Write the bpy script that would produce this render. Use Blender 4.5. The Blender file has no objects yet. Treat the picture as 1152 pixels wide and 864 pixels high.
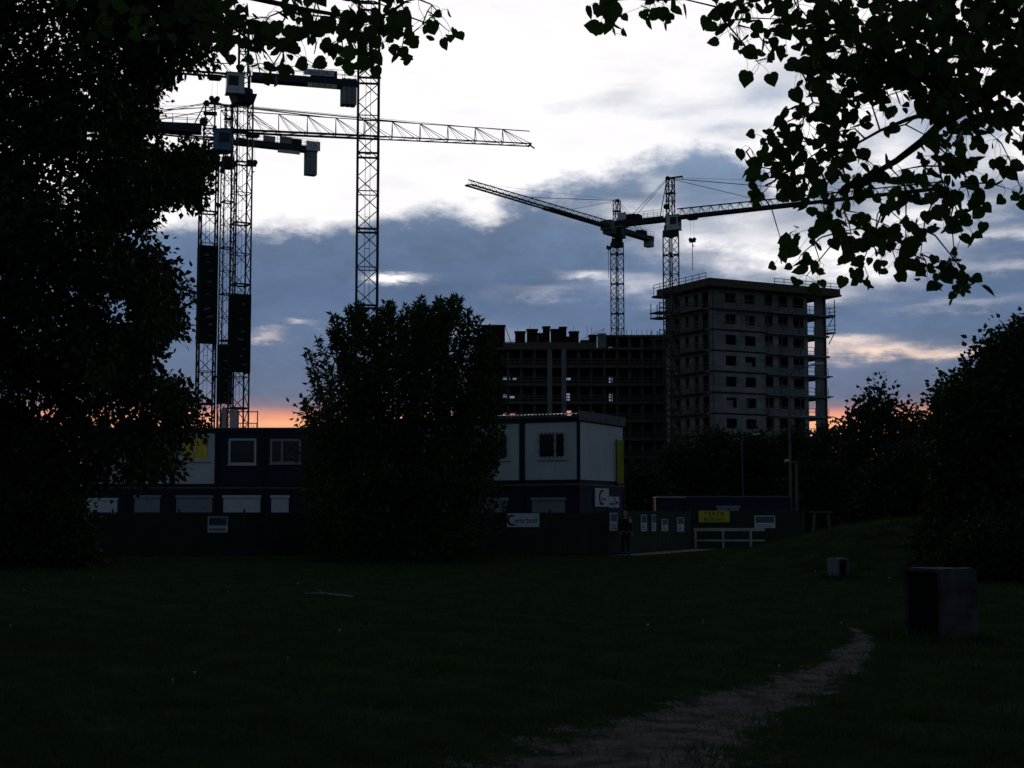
import bpy, math, random
import numpy as np
from mathutils import Vector, Matrix

random.seed(7)
rng = np.random.default_rng(7)
S = bpy.context.scene
COL = S.collection
PI = math.pi

# ------------------------------------------------------------------ camera
FPX, CX, CY, EYE, PITCH = 1700.0, 576.0, 432.0, 1.6, math.atan(148 / 1700)
cam = bpy.data.cameras.new('camera')
cam.sensor_width = 36.0
cam.lens = FPX / 1152 * 36.0
cam.clip_start, cam.clip_end = 0.1, 6000
cam_o = bpy.data.objects.new('camera', cam)
COL.objects.link(cam_o)
cam_o.location = (0, 0, EYE)
cam_o.rotation_euler = (PI / 2 + PITCH, 0, 0)
S.camera = cam_o
cp, sp = math.cos(PITCH), math.sin(PITCH)


def ray(px, py):
    a, b = (px - CX) / FPX, (CY - py) / FPX
    return Vector((a, cp - b * sp, sp + b * cp))


def P(px, py, Y):
    d = ray(px, py)
    return Vector((d.x * Y / d.y, Y, EYE + d.z * Y / d.y))


def X(px, Y):
    return P(px, 580, Y).x


def azel(px, py):
    d = ray(px, py).normalized()
    return math.atan2(d.x, d.y), math.asin(d.z)


# ------------------------------------------------------------------ world: dusk sky with a cloud bank
S.view_settings.view_transform = 'Standard'
S.view_settings.look = 'None'
S.view_settings.exposure = 0.0
S.view_settings.gamma = 1.0
S.view_settings.use_curve_mapping = False
S.cycles.use_denoising = True
S.cycles.max_bounces = 5
S.cycles.transparent_max_bounces = 8

W = bpy.data.worlds.new('World')
S.world = W
W.use_nodes = True
NT = W.node_tree
NT.nodes.clear()


def N(t, **kw):
    n = NT.nodes.new(t)
    for k, v in kw.items():
        setattr(n, k, v)
    return n


def put(sock, v):
    if hasattr(v, 'is_linked') or isinstance(v, bpy.types.NodeSocket):
        NT.links.new(v, sock)
    elif isinstance(v, (tuple, list)) and sock.type == 'RGBA':
        sock.default_value = (*v[:3], 1)
    else:
        sock.default_value = v


def M(op, a, b=0.0, c=0.0, clamp=False):
    n = N('ShaderNodeMath', operation=op, use_clamp=clamp)
    put(n.inputs[0], a)
    put(n.inputs[1], b)
    put(n.inputs[2], c)
    return n.outputs[0]


def sstep(v, lo, hi, a=0.0, b=1.0):
    n = N('ShaderNodeMapRange', interpolation_type='SMOOTHSTEP')
    for i, q in enumerate((v, lo, hi, a, b)):
        put(n.inputs[i], q)
    return n.outputs[0]


def mixc(f, a, b):
    n = N('ShaderNodeMix', data_type='RGBA')
    put(n.inputs[0], f)
    put(n.inputs[6], a)
    put(n.inputs[7], b)
    return n.outputs[2]


def mulc(a, f):
    n = N('ShaderNodeVectorMath', operation='SCALE')
    put(n.inputs[0], a)
    put(n.inputs[3], f)
    return n.outputs[0]


def noise(vec, scale, detail=6, rough=0.55):
    n = N('ShaderNodeTexNoise', noise_dimensions='3D')
    put(n.inputs['Vector'], vec)
    n.inputs['Scale'].default_value = scale
    n.inputs['Detail'].default_value = detail
    n.inputs['Roughness'].default_value = rough
    return n.outputs[0]


tc = N('ShaderNodeTexCoord')
sep = N('ShaderNodeSeparateXYZ')
NT.links.new(tc.outputs['Generated'], sep.inputs[0])
AZ = M('ARCTAN2', sep.outputs[0], sep.outputs[1])
EL = M('ARCSINE', sep.outputs[2])


def comb(sx, sy, z=0.0):
    n = N('ShaderNodeCombineXYZ')
    put(n.inputs[0], M('MULTIPLY', AZ, sx))
    put(n.inputs[1], M('MULTIPLY', EL, sy))
    n.inputs[2].default_value = z
    return n.outputs[0]


nbig = noise(comb(1, 2.0, 1.3), 6.0, 8, 0.55)
nmid = noise(comb(1, 2.2, 4.1), 17.0, 7, 0.6)
nfine = noise(comb(1, 1.8, 7.7), 48.0, 7, 0.62)
nstr = noise(comb(1, 5.0, 2.2), 13.0, 7, 0.58)
cb, cm, cf, cs = (M('SUBTRACT', q, 0.5) for q in (nbig, nmid, nfine, nstr))
AZW = M('MULTIPLY_ADD', cm, 0.055, AZ)
ELW = M('ADD', M('MULTIPLY_ADD', cs, 0.030, EL), M('MULTIPLY', cf, 0.012))

# upper edge of the cloud bank as elevation over azimuth
edge_px = [(-400, 215), (0, 250), (200, 250), (300, 247), (400, 238), (470, 232), (540, 232), (585, 215),
           (640, 205), (700, 188), (760, 176), (810, 172), (850, 190), (900, 215), (960, 150), (1040, 110), (1120, 150), (1152, 175),
           (1500, 120)]
fc = N('ShaderNodeFloatCurve')
cv = fc.mapping.curves[0]
pts = []
for q in edge_px:
    a, e = azel(*q)
    pts.append(((a + 0.6) / 1.2, e / 0.4))
cv.points[0].location = (0.0, pts[0][1])
cv.points[1].location = (1.0, pts[-1][1])
for q in pts:
    cv.points.new(*q)
fc.mapping.update()
put(fc.inputs['Value'], M('MULTIPLY', M('ADD', AZ, 0.6), 1 / 1.2, clamp=True))
EB = M('MULTIPLY', fc.outputs[0], 0.4)
dd = M('ADD', M('SUBTRACT', EB, EL), M('ADD', M('MULTIPLY', cb, 0.035), M('ADD', M('MULTIPLY', cm, 0.040), M('MULTIPLY', cf, 0.026))))
D1 = sstep(dd, -0.008, 0.012)


def gauss(px, py, wx, wy, amp=1.0):
    a, e = azel(px, py)
    u = M('MULTIPLY', M('SUBTRACT', AZW, a), FPX / wx)
    v = M('MULTIPLY', M('SUBTRACT', ELW, e), FPX / wy)
    r = M('ADD', M('MULTIPLY', u, u), M('MULTIPLY', v, v))
    return M('MULTIPLY', M('EXPONENT', M('MULTIPLY', r, -1.0)), amp)


def gsum(L):
    t = 0.0
    for q in L:
        t = M('ADD', t, gauss(*q))
    return t


# bright breaks in the bank
holes = [(447, 313, 26, 5, 1.1), (300, 379, 18, 4, .45), (343, 369, 13, 3, .4), (662, 313, 30, 5, .7), (610, 330, 50, 6, .18),
         (725, 322, 30, 11, .45), (700, 238, 50, 10, .5), (735, 210, 22, 9, .4), (750, 243, 30, 14, .45), (800, 268, 60, 17, .8), (880, 285, 60, 22, 1.0),
         (965, 300, 70, 20, .8), (990, 255, 60, 26, .8), (850, 240, 40, 14, .55), (905, 330, 40, 9, .55), (1060, 235, 70, 12, .55), (1120, 265, 50, 8, .6),
         (1140, 300, 60, 7, .35), (960, 382, 32, 8, .8), (985, 397, 42, 7, .85), (1065, 394, 48, 8, .75), (900, 395, 40, 7, .4), (1000, 178, 45, 26, .9),
         (1120, 180, 50, 22, .8), (960, 130, 70, 30, .7), (520, 372, 90, 7, .14), (1090, 345, 60, 5, .2)]
HL = M('MINIMUM', M('MULTIPLY', gsum(holes), M('ADD', M('MULTIPLY_ADD', nmid, 1.6, -0.35), nfine)), 1.0)
# thin grey wisps in the white part
wisps = [(690, 106, 34, 11, .42), (770, 118, 60, 12, .36), (870, 98, 60, 20, .60), (830, 140, 50, 9, .40), (640, 115, 30, 8, .2), (820, 150, 40, 12, .25), (450, 205, 40, 12, .12),
         (350, 152, 30, 10, .14), (900, 60, 60, 20, .25)]
WS = M('MULTIPLY', gsum(wisps), M('ADD', M('MULTIPLY_ADD', nmid, 1.8, -0.35), M('MULTIPLY', nfine, .8)))
D = M('MAXIMUM', M('MULTIPLY', D1, M('SUBTRACT', 1.0, HL)), M('MINIMUM', WS, 0.8))

ramp = N('ShaderNodeValToRGB')
stops = [(-0.02, (.30, .16, .13)), (.045, (.75, .36, .22)), (.059, (1.0, .46, .25)), (.0655, (.80, .33, .23)), (.0705, (.25, .19, .24)), (.077, (.145, .175, .265)),
         (.10, (.128, .180, .288)), (.145, (.110, .166, .286)), (.18, (.132, .195, .317)), (.205, (.155, .219, .338)), (.25, (.22, .30, .43))]
el = ramp.color_ramp.elements
el[0].position, el[0].color = 0.0, (*stops[0][1], 1)
el[1].position, el[1].color = 1.0, (*stops[-1][1], 1)
for e, c in stops[1:-1]:
    q = el.new((e + 0.02) / 0.27)
    q.color = (*c, 1)
put(ramp.inputs[0], M('MULTIPLY', M('ADD', M('ADD', M('MULTIPLY_ADD', cs, 0.006, EL), M('MULTIPLY', cb, 0.006)), 0.02), 1 / 0.27, clamp=True))
bank = mulc(ramp.outputs[0], M('ADD', M('ADD', M('MULTIPLY', nmid, 0.6), M('MULTIPLY', nfine, 0.35)), M('MULTIPLY_ADD', nbig, 0.7, 0.22)))
# break colour: white high up, peach near the horizon
warm = sstep(EL, .085, .15)
white = mulc(mixc(warm, (.95, .66, .50), (1.03, 1.01, 1.03)), M('ADD', M('MULTIPLY', nstr, 0.30), M('MULTIPLY_ADD', nmid, 0.25, 0.72)))
front_col = mixc(D, white, bank)

sky = N('ShaderNodeTexSky', sky_type='NISHITA')
sky.sun_disc = False
sky.sun_elevation = math.radians(1.5)
sky.sun_rotation = math.radians(-6)
sky.altitude = 100
sky.dust_density = 2.0
# the rest of the dome: dull blue dusk cloud over the clear sky
dome = mixc(0.85, mulc(sky.outputs[0], 0.04), mulc(mixc(sstep(EL, 0.0, 0.9), (.085, .112, .160), (.044, .062, .096)), M('MULTIPLY_ADD', nbig, 0.8, 0.6)))
absaz = M('ABSOLUTE', AZ)
front = M('MULTIPLY', sstep(absaz, .38, .62, 1.0, 0.0), sstep(EL, .36, .50, 1.0, 0.0))
col = mixc(front, dome, front_col)
bg = N('ShaderNodeBackground')
put(bg.inputs[0], mulc(col, 10.0))
bg.inputs[1].default_value = 0.1
wo = N('ShaderNodeOutputWorld')
NT.links.new(bg.outputs[0], wo.inputs[0])

sun = bpy.data.lights.new('sun', 'SUN')
sun.energy = 0.03
sun.angle = math.radians(10)
sun.color = (1.0, .62, .42)
sun_o = bpy.data.objects.new('sun', sun)
COL.objects.link(sun_o)
sun_o.rotation_euler = Vector((math.sin(math.radians(6)), -math.cos(math.radians(6)), -math.tan(math.radians(1.5)))).to_track_quat('-Z', 'Y').to_euler()


# ------------------------------------------------------------------ materials
def mat(name, col, rough=.8, var=.25, scale=3.0, bump=0.0, metal=0.0, col2=None, emit=0.0, spec=.3, stretch=None, trans=0.0):
    m = bpy.data.materials.new(name)
    m.use_nodes = True
    nt = m.node_tree
    b = nt.nodes['Principled BSDF']
    b.inputs['Roughness'].default_value = rough
    b.inputs['Metallic'].default_value = metal
    b.inputs['Specular IOR Level'].default_value = spec
    t = nt.nodes.new('ShaderNodeTexCoord')
    n = nt.nodes.new('ShaderNodeTexNoise')
    n.inputs['Scale'].default_value = scale
    n.inputs['Detail'].default_value = 7
    n.inputs['Roughness'].default_value = .62
    if stretch:
        mp = nt.nodes.new('ShaderNodeMapping')
        mp.inputs['Scale'].default_value = stretch
        nt.links.new(t.outputs['Object'], mp.inputs[0])
        nt.links.new(mp.outputs[0], n.inputs['Vector'])
    else:
        nt.links.new(t.outputs['Object'], n.inputs['Vector'])
    r = nt.nodes.new('ShaderNodeValToRGB')
    c2 = col2 or tuple(c * (1 - var) for c in col)
    r.color_ramp.elements[0].position, r.color_ramp.elements[0].color = .34, (*c2, 1)
    r.color_ramp.elements[1].position, r.color_ramp.elements[1].color = .66, (*(col if col2 else [c * (1 + var * .6) for c in col]), 1)
    nt.links.new(n.outputs[0], r.inputs[0])
    nt.links.new(r.outputs[0], b.inputs['Base Color'])
    if bump:
        bp = nt.nodes.new('ShaderNodeBump')
        bp.inputs['Strength'].default_value = bump
        bp.inputs['Distance'].default_value = .02
        nt.links.new(n.outputs[0], bp.inputs['Height'])
        nt.links.new(bp.outputs[0], b.inputs['Normal'])
    if emit:
        nt.links.new(r.outputs[0], b.inputs['Emission Color'])
        b.inputs['Emission Strength'].default_value = emit
    if trans:
        tr = nt.nodes.new('ShaderNodeBsdfTranslucent')
        nt.links.new(r.outputs[0], tr.inputs[0])
        mx = nt.nodes.new('ShaderNodeMixShader')
        mx.inputs[0].default_value = trans
        nt.links.new(b.outputs[0], mx.inputs[1])
        nt.links.new(tr.outputs[0], mx.inputs[2])
        nt.links.new(mx.outputs[0], nt.nodes['Material Output'].inputs[0])
    return m


MT = dict(
    soil=mat('grassy soil', (.058, .092, .036), .95, .5, 1.1, .4, col2=(.026, .044, .017), spec=0),
    grass=mat('grass blades', (.058, .112, .032), .7, .4, 2.0, spec=0, trans=.2),
    dirt=mat('trodden dirt', (.235, .205, .18), .95, .3, 3.5, .9, col2=(.06, .056, .05), spec=0),
    paving=mat('old concrete paving', (.30, .29, .27), .9, .3, 2.0, .3, spec=.15),
    concrete=mat('raw concrete', (.30, .32, .33), .9, .2, .35, .1, col2=(.17, .185, .20), spec=.15),
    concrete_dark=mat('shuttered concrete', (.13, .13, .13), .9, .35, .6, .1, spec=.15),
    block_conc=mat('weathered block concrete', (.115, .125, .135), .92, .3, 2.6, .7, col2=(.030, .031, .034), spec=.15),
    brick=mat('dull red brick', (.050, .024, .022), .9, .35, 1.5, .1, spec=.15),
    steel=mat('dark blue crane steel', (.035, .045, .07), .5, .35, 1.5, spec=.3),
    steel2=mat('dark olive crane steel', (.035, .038, .032), .55, .35, 1.5, spec=.3),
    cabw=mat('pale crane cab paint', (.72, .76, .80), .5, .2, 2.0),
    cabb=mat('blue crane paint', (.16, .28, .46), .5, .3, 2.0),
    machine=mat('grey machine house paint', (.20, .21, .20), .6, .3, 1.0),
    ballast=mat('grey ballast concrete', (.36, .37, .38), .9, .25, 1.2),
    net=mat('dark green safety netting', (.018, .030, .026), .9, .45, 1.2, spec=.1),
    wood=mat('weathered plank', (.16, .12, .085), .85, .35, 5.0, .3, stretch=(1, 8, 8)),
    scaf=mat('scaffold tube', (.22, .21, .20), .6, .3, 3.0),
    bluep=mat('navy cabin paint', (.011, .022, .052), .55, .3, 1.5, .05),
    navy=mat('dark navy frame paint', (.009, .012, .026), .55, .3, 2.0),
    white=mat('off white cabin panel', (.68, .72, .72), .6, .14, 1.3, .04, stretch=(1, 1, .35)),
    frame=mat('white window frame', (.62, .64, .66), .5, .1, 3.0),
    shutter=mat('pale roller shutter', (.78, .80, .82), .55, .12, 4.0),
    shutterg=mat('grey roller shutter', (.34, .36, .40), .55, .15, 4.0),
    glass=mat('dark window glass', (.012, .013, .015), .12, .2, 2.0, spec=.4),
    litglass=mat('yellow lit curtain', (.50, .40, .06), .8, .45, 2.5, emit=.030, stretch=(6, 6, .6)),
    roof=mat('grey roof sheet', (.17, .17, .18), .7, .3, 2.0),
    galv=mat('galvanised corrugated sheet', (.62, .63, .65), .28, .15, 2.0, metal=1.0),
    green=mat('dark green hoarding', (.015, .046, .026), .6, .35, 1.2, .05),
    board=mat('white sign board', (.76, .78, .82), .5, .1, 3.0),
    ink=mat('dark navy print', (.02, .03, .07), .6, .1, 3.0),
    inkb=mat('blue print', (.10, .13, .20), .6, .3, 5.0),
    yellow=mat('yellow sign plastic', (.58, .56, .05), .5, .15, 3.0),
    paley=mat('pale yellow board', (.78, .76, .42), .6, .1, 2.0),
    black=mat('black print', (.012, .012, .010), .6, .1, 3.0),
    fabric_y=mat('yellow banner cloth', (.44, .43, .05), .7, .35, 2.0, stretch=(1, 1, .4)),
    rail=mat('white painted rail', (.50, .53, .50), .6, .25, 4.0),
    lampm=mat('galvanised lamp steel', (.12, .125, .12), .55, .3, 3.0),
    lamphead=mat('pale lamp housing', (.55, .55, .53), .5, .1, 3.0),
    sheetw=mat('pale plastic sheet', (.70, .68, .70), .6, .15, 3.0, trans=.5),
    bark=mat('tree bark', (.055, .045, .036), .95, .4, 6.0, .6, stretch=(1, 1, .3), spec=.1),
    leaf_linden=mat('linden leaf', (.060, .115, .022), .55, .35, 1.2, spec=.2, trans=.42),
    leaf_dark=mat('dark small leaf', (.040, .062, .022), .6, .4, .9, spec=.2, trans=.18),
    leaf_mid=mat('mid green leaf', (.058, .090, .036), .65, .45, .6, spec=.08, trans=.25),
    leaf_far=mat('far dull leaf', (.040, .060, .026), .7, .4, .25, spec=.15, trans=.15),
    skin=mat('skin', (.45, .30, .23), .6, .1, 8.0),
    hair=mat('grey hair', (.35, .34, .33), .8, .2, 20.0),
    cloth=mat('dark jacket cloth', (.018, .019, .024), .9, .3, 8.0),
    cloth2=mat('dark trouser cloth', (.022, .022, .026), .9, .3, 8.0),
    bag=mat('pale bag cloth', (.50, .52, .56), .8, .15, 8.0),
    twig=mat('bleached dead wood', (.30, .27, .23), .9, .3, 6.0),
    tar=mat('black tarred plate', (.010, .010, .011), .8, .3, 3.0, spec=.1),  # near-black colour standing in for the shade inside the hollow blocks
    petal=mat('pale petals', (.62, .62, .52), .8, .1, 5.0),
)


def block_courses(m, w=.60, h=.30, dark=.72):
    nt = m.node_tree
    b = nt.nodes['Principled BSDF']
    src = b.inputs['Base Color'].links[0].from_socket
    t = nt.nodes.new('ShaderNodeTexCoord')
    sp_ = nt.nodes.new('ShaderNodeSeparateXYZ')
    nt.links.new(t.outputs['Object'], sp_.inputs[0])
    ad = nt.nodes.new('ShaderNodeMath')
    ad.operation = 'ADD'
    nt.links.new(sp_.outputs[0], ad.inputs[0])
    nt.links.new(sp_.outputs[1], ad.inputs[1])
    cb_ = nt.nodes.new('ShaderNodeCombineXYZ')
    nt.links.new(ad.outputs[0], cb_.inputs[0])
    nt.links.new(sp_.outputs[2], cb_.inputs[1])
    br = nt.nodes.new('ShaderNodeTexBrick')
    br.inputs['Scale'].default_value = 1.0
    br.inputs['Brick Width'].default_value = w
    br.inputs['Row Height'].default_value = h
    br.inputs['Mortar Size'].default_value = .02
    br.inputs['Color1'].default_value = (1, 1, 1, 1)
    br.inputs['Color2'].default_value = (dark, dark, dark, 1)
    br.inputs['Mortar'].default_value = (.6, .6, .6, 1)
    nt.links.new(cb_.outputs[0], br.inputs['Vector'])
    mx = nt.nodes.new('ShaderNodeMix')
    mx.data_type = 'RGBA'
    mx.blend_type = 'MULTIPLY'
    mx.inputs[0].default_value = 1.0
    nt.links.new(src, mx.inputs[6])
    nt.links.new(br.outputs[0], mx.inputs[7])
    nt.links.new(mx.outputs[2], b.inputs['Base Color'])


MT['blockwall'] = mat('grey block wall', (.43, .44, .43), .9, .2, .35, .1, col2=(.28, .285, .285), spec=.15)
block_courses(MT['blockwall'], 1.2, .6)

# ------------------------------------------------------------------ object helpers
def tag(o, label=None, cat=None, group=None, kind=None):
    if label:
        o['label'] = label
    if cat:
        o['category'] = cat
    if group:
        o['group'] = group
    if kind:
        o['kind'] = kind
    return o


def thing(name, label, cat, loc=(0, 0, 0), rz=0.0, group=None):
    o = bpy.data.objects.new(name, None)
    COL.objects.link(o)
    o.location = loc
    o.rotation_euler = (0, 0, rz)
    o.empty_display_size = .2
    return tag(o, label, cat, group)


class MB:
    """collects geometry; off is subtracted from every vertex (world -> thing frame)"""

    def __init__(s, off=(0, 0, 0)):
        s.v, s.f, s.off = [], [], Vector(off)

    def add(s, vs, fs):
        k = len(s.v)
        s.v += [tuple(Vector(q) - s.off) for q in vs]
        s.f += [tuple(i + k for i in q) for q in fs]
        return s

    BF = [(0, 3, 2, 1), (4, 5, 6, 7), (0, 1, 5, 4), (1, 2, 6, 5), (2, 3, 7, 6), (3, 0, 4, 7)]

    def box(s, x0, x1, y0, y1, z0, z1):
        return s.add([(x0, y0, z0), (x1, y0, z0), (x1, y1, z0), (x0, y1, z0), (x0, y0, z1), (x1, y0, z1), (x1, y1, z1), (x0, y1, z1)], MB.BF)

    def obox(s, c, u, v, w, a, b, h):
        """oriented box: centre c, half sizes a,b,h along u,v,w"""
        c, u, v, w = Vector(c), Vector(u) * a, Vector(v) * b, Vector(w) * h
        return s.add([c - u - v - w, c + u - v - w, c + u + v - w, c - u + v - w, c - u - v + w, c + u - v + w, c + u + v + w, c - u + v + w], MB.BF)

    def bar(s, p, q, w, h=None):
        p, q = Vector(p), Vector(q)
        d = q - p
        L = d.length
        if L < 1e-6:
            return s
        d /= L
        r = Vector((0, 0, 1)) if abs(d.z) < .95 else Vector((1, 0, 0))
        u = d.cross(r).normalized()
        v = u.cross(d)
        return s.obox((p + q) / 2, u, v, d, w / 2, (h or w) / 2, L / 2)

    def tube(s, pts, rad, n=8, cap=True):
        pts = [Vector(q) for q in pts]
        if not isinstance(rad, (list, tuple)):
            rad = [rad] * len(pts)
        rings = []
        vs = []
        for i, p in enumerate(pts):
            d = (pts[min(i + 1, len(pts) - 1)] - pts[max(i - 1, 0)])
            d = d.normalized() if d.length > 1e-9 else Vector((0, 0, 1))
            r = Vector((0, 0, 1)) if abs(d.z) < .9 else Vector((1, 0, 0))
            u = d.cross(r).normalized()
            v = u.cross(d)
            for k in range(n):
                a = 2 * PI * k / n
                vs.append(p + (u * math.cos(a) + v * math.sin(a)) * rad[i])
        fs = []
        for i in range(len(pts) - 1):
            for k in range(n):
                a, b = i * n + k, i * n + (k + 1) % n
                fs.append((a, b, b + n, a + n))
        if cap:
            fs.append(tuple(range(n - 1, -1, -1)))
            fs.append(tuple((len(pts) - 1) * n + k for k in range(n)))
        return s.add(vs, fs)

    def build(s, name, m, parent=None, smooth=False):
        me = bpy.data.meshes.new(name)
        me.from_pydata(s.v, [], s.f)
        me.materials.append(MT[m] if isinstance(m, str) else m)
        if smooth:
            me.polygons.foreach_set('use_smooth', [True] * len(me.polygons))
        me.update()
        o = bpy.data.objects.new(name, me)
        COL.objects.link(o)
        if parent:
            o.parent = parent
        return o


def text(name, body, size, frame, m, parent=None, squeeze=1.0):
    """flat lettering; frame = Matrix whose x is along the text, y up the board, z out of it"""
    cu = bpy.data.curves.new(name, 'FONT')
    cu.body = body
    cu.size = size
    cu.align_x = 'CENTER'
    cu.align_y = 'CENTER'
    cu.extrude = .002
    t = bpy.data.objects.new(name, cu)
    COL.objects.link(t)
    dg = bpy.context.evaluated_depsgraph_get()
    me = bpy.data.meshes.new_from_object(t.evaluated_get(dg))
    bpy.data.objects.remove(t)
    me.transform(frame @ Matrix.Diagonal((squeeze, 1, 1, 1)))
    me.materials.clear()
    me.materials.append(MT[m])
    o = bpy.data.objects.new(name, me)
    COL.objects.link(o)
    if parent:
        o.parent = parent
    return o


def frame_of(c, u, w):
    """matrix at c with x = u, z = w (outward), y = up"""
    u, w = Vector(u).normalized(), Vector(w).normalized()
    v = w.cross(u)
    return Matrix(((u.x, v.x, w.x, c[0]), (u.y, v.y, w.y, c[1]), (u.z, v.z, w.z, c[2]), (0, 0, 0, 1)))


# ------------------------------------------------------------------ ground
def hgt(x, y):
    x, y = np.asarray(x, float), np.asarray(y, float)
    # grass mound on the right
    q = ((x - 14.5) / 6.6) ** 2 + ((y - 48.0) / 7.6) ** 2
    m = 1.55 * np.exp(-q ** 1.6)
    m = m + 1.35 * np.exp(-(((x - 25) / 9.0) ** 2 + ((y - 46) / 9.0) ** 2) ** 1.4) * (1 - m / 1.7)
    b = .035 * np.sin(x * .9 + 1.3) * np.sin(y * .55) + .03 * np.sin(x * .35 - y * .27 + .6) + .015 * np.sin(x * 2.3 + y * 1.7)
    fade = np.clip((56 - y) / 10, 0, 1) * np.clip((y + 20) / 10, 0, 1)
    return m + b * fade


def hz(x, y):
    return float(hgt(x, y))


gx = np.concatenate([[-3000, -1200, -500, -220, -110, -60], np.arange(-36, 40.01, .4), [60, 110, 220, 500, 1200, 3000]])
gy = np.concatenate([[-3000, -900, -300, -90, -40], np.arange(-16, 84.01, .4), [100, 140, 220, 400, 800, 1600, 3500]])
GX, GY = np.meshgrid(gx, gy)
GZ = hgt(GX, GY)
nx, ny = len(gx), len(gy)
me = bpy.data.meshes.new('ground')
ii = (np.arange(ny - 1)[:, None] * nx + np.arange(nx - 1)[None]).ravel()
faces = np.stack([ii, ii + 1, ii + 1 + nx, ii + nx], 1)


def fill_mesh(me, verts, faces):
    nv, (nf, k) = len(verts), faces.shape
    me.vertices.add(nv)
    me.vertices.foreach_set('co', verts.astype(np.float32).ravel())
    me.loops.add(nf * k)
    me.loops.foreach_set('vertex_index', faces.astype(np.int32).ravel())
    me.polygons.add(nf)
    me.polygons.foreach_set('loop_start', np.arange(0, nf * k, k, dtype=np.int32))
    me.polygons.foreach_set('loop_total', np.full(nf, k, dtype=np.int32))
    me.update(calc_edges=True)
    return me


fill_mesh(me, np.stack([GX.ravel(), GY.ravel(), GZ.ravel()], 1), faces)
me.polygons.foreach_set('use_smooth', [True] * len(me.polygons))
me.materials.append(MT['soil'])
ground = bpy.data.objects.new('ground', me)
COL.objects.link(ground)
tag(ground, 'dark mown grass field with a low mound on its right', 'ground', kind='structure')

# dirt path: centre line and half widths on the ground (metres)
path_pts = [(-.9, 5.0, 1.15), (-.1, 7.5, 1.0), (.45, 9.4, .92), (.95, 11.0, .72), (1.55, 12.4, .55), (2.35, 14.0, .50), (3.1, 15.6, .34), (3.75, 17.1, .24),
            (4.25, 18.6, .17), (4.55, 19.8, .10), (4.70, 21.0, .05)]


def path_at(y):
    ys = [q[1] for q in path_pts]
    return np.interp(y, ys, [q[0] for q in path_pts]), np.interp(y, ys, [q[2] for q in path_pts])


def draped(name, label, rows, m):
    """rows of x,y -> sheet that follows the ground 6 mm above it"""
    mb = MB()
    nr, nc = len(rows), len(rows[0])
    vs = [(x, y, hz(x, y) + .006 + e) for r in rows for (x, y, e) in r]
    fs = [(i * nc + j, i * nc + j + 1, (i + 1) * nc + j + 1, (i + 1) * nc + j) for i in range(nr - 1) for j in range(nc - 1)]
    mb.add(vs, fs)
    o = mb.build(name, m, smooth=True)
    return tag(o, label, name.replace('_', ' '), kind='structure')


rr = random.Random(3)
NCOL = 29
vs, fs, att = [], [], []
ys_ = np.arange(5.0, 22.0, .07)
for i, y in enumerate(ys_):
    c, w = path_at(y)
    w = float(w)
    for j in range(NCOL):
        t = -2.4 + 4.8 * j / (NCOL - 1)
        x = float(c) + w * t - (.9 * w if t < -1 and y < 12 else 0) * max(0, -t - 1)
        vs.append((x, y, hz(x, y) + .006 + (.012 * (1 - abs(t) / 2.4)) + rr.uniform(-.004, .004)))
        att.append(max(0.0, 1 - abs(t) / 2.4))
for i in range(len(ys_) - 1):
    for j in range(NCOL - 1):
        k = i * NCOL + j
        fs.append((k, k + 1, k + NCOL + 1, k + NCOL))
dp = MB().add(vs, fs).build('dirt_path', 'dirt', smooth=True)
a_ = dp.data.attributes.new('worn', 'FLOAT', 'POINT')
a_.data.foreach_set('value', att)
tag(dp, 'pale trodden dirt path winding through the grass', 'dirt path', kind='structure')
nt = MT['dirt'].node_tree
pb_ = nt.nodes['Principled BSDF']
dcol = pb_.inputs['Base Color'].links[0].from_socket
at_ = nt.nodes.new('ShaderNodeAttribute')
at_.attribute_name = 'worn'
n1_, n2_ = nt.nodes.new('ShaderNodeTexNoise'), nt.nodes.new('ShaderNodeTexNoise')
tc_ = nt.nodes.new('ShaderNodeTexCoord')
for q, sc_ in ((n1_, 2.2), (n2_, 14.0)):
    q.inputs['Scale'].default_value = sc_
    q.inputs['Detail'].default_value = 8
    q.inputs['Roughness'].default_value = .65
    nt.links.new(tc_.outputs['Object'], q.inputs['Vector'])


def mth(op, a, b):
    n = nt.nodes.new('ShaderNodeMath')
    n.operation = op
    for k, v in ((0, a), (1, b)):
        if isinstance(v, float):
            n.inputs[k].default_value = v
        else:
            nt.links.new(v, n.inputs[k])
    return n.outputs[0]


wv = mth('ADD', mth('ADD', at_.outputs['Fac'], mth('MULTIPLY', mth('SUBTRACT', n1_.outputs[0], .5), 1.3)), mth('MULTIPLY', mth('SUBTRACT', n2_.outputs[0], .5), 1.0))
mr = nt.nodes.new('ShaderNodeMapRange')
mr.interpolation_type = 'SMOOTHSTEP'
mr.inputs[1].default_value, mr.inputs[2].default_value = .50, .74
nt.links.new(wv, mr.inputs[0])
mxn = nt.nodes.new('ShaderNodeMix')
mxn.data_type = 'RGBA'
nt.links.new(mr.outputs[0], mxn.inputs[0])
mxn.inputs[6].default_value = (.034, .055, .022, 1)
nt.links.new(dcol, mxn.inputs[7])
nt.links.new(mxn.outputs[2], pb_.inputs['Base Color'])

# fence lines (ground points)
FA, FB, FC_, FD, FE = (X(-190, 53.9), 53.9), (X(683, 61.4), 61.4), (X(776, 72.5), 72.5), (X(777, 76.6), 76.6), (X(905, 79.0), 79.0)


def strip(a, b, w0, w1, n):
    a, b = Vector(a), Vector(b)
    d = (b - a).normalized()
    nrm = Vector((d.y, -d.x))
    out = []
    for i in range(n + 1):
        p = a.lerp(b, i / n)
        out.append([(*(p + nrm * (w0 + (w1 - w0) * t)), 0.0) for t in (0, .5, 1)])
    return out


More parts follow.
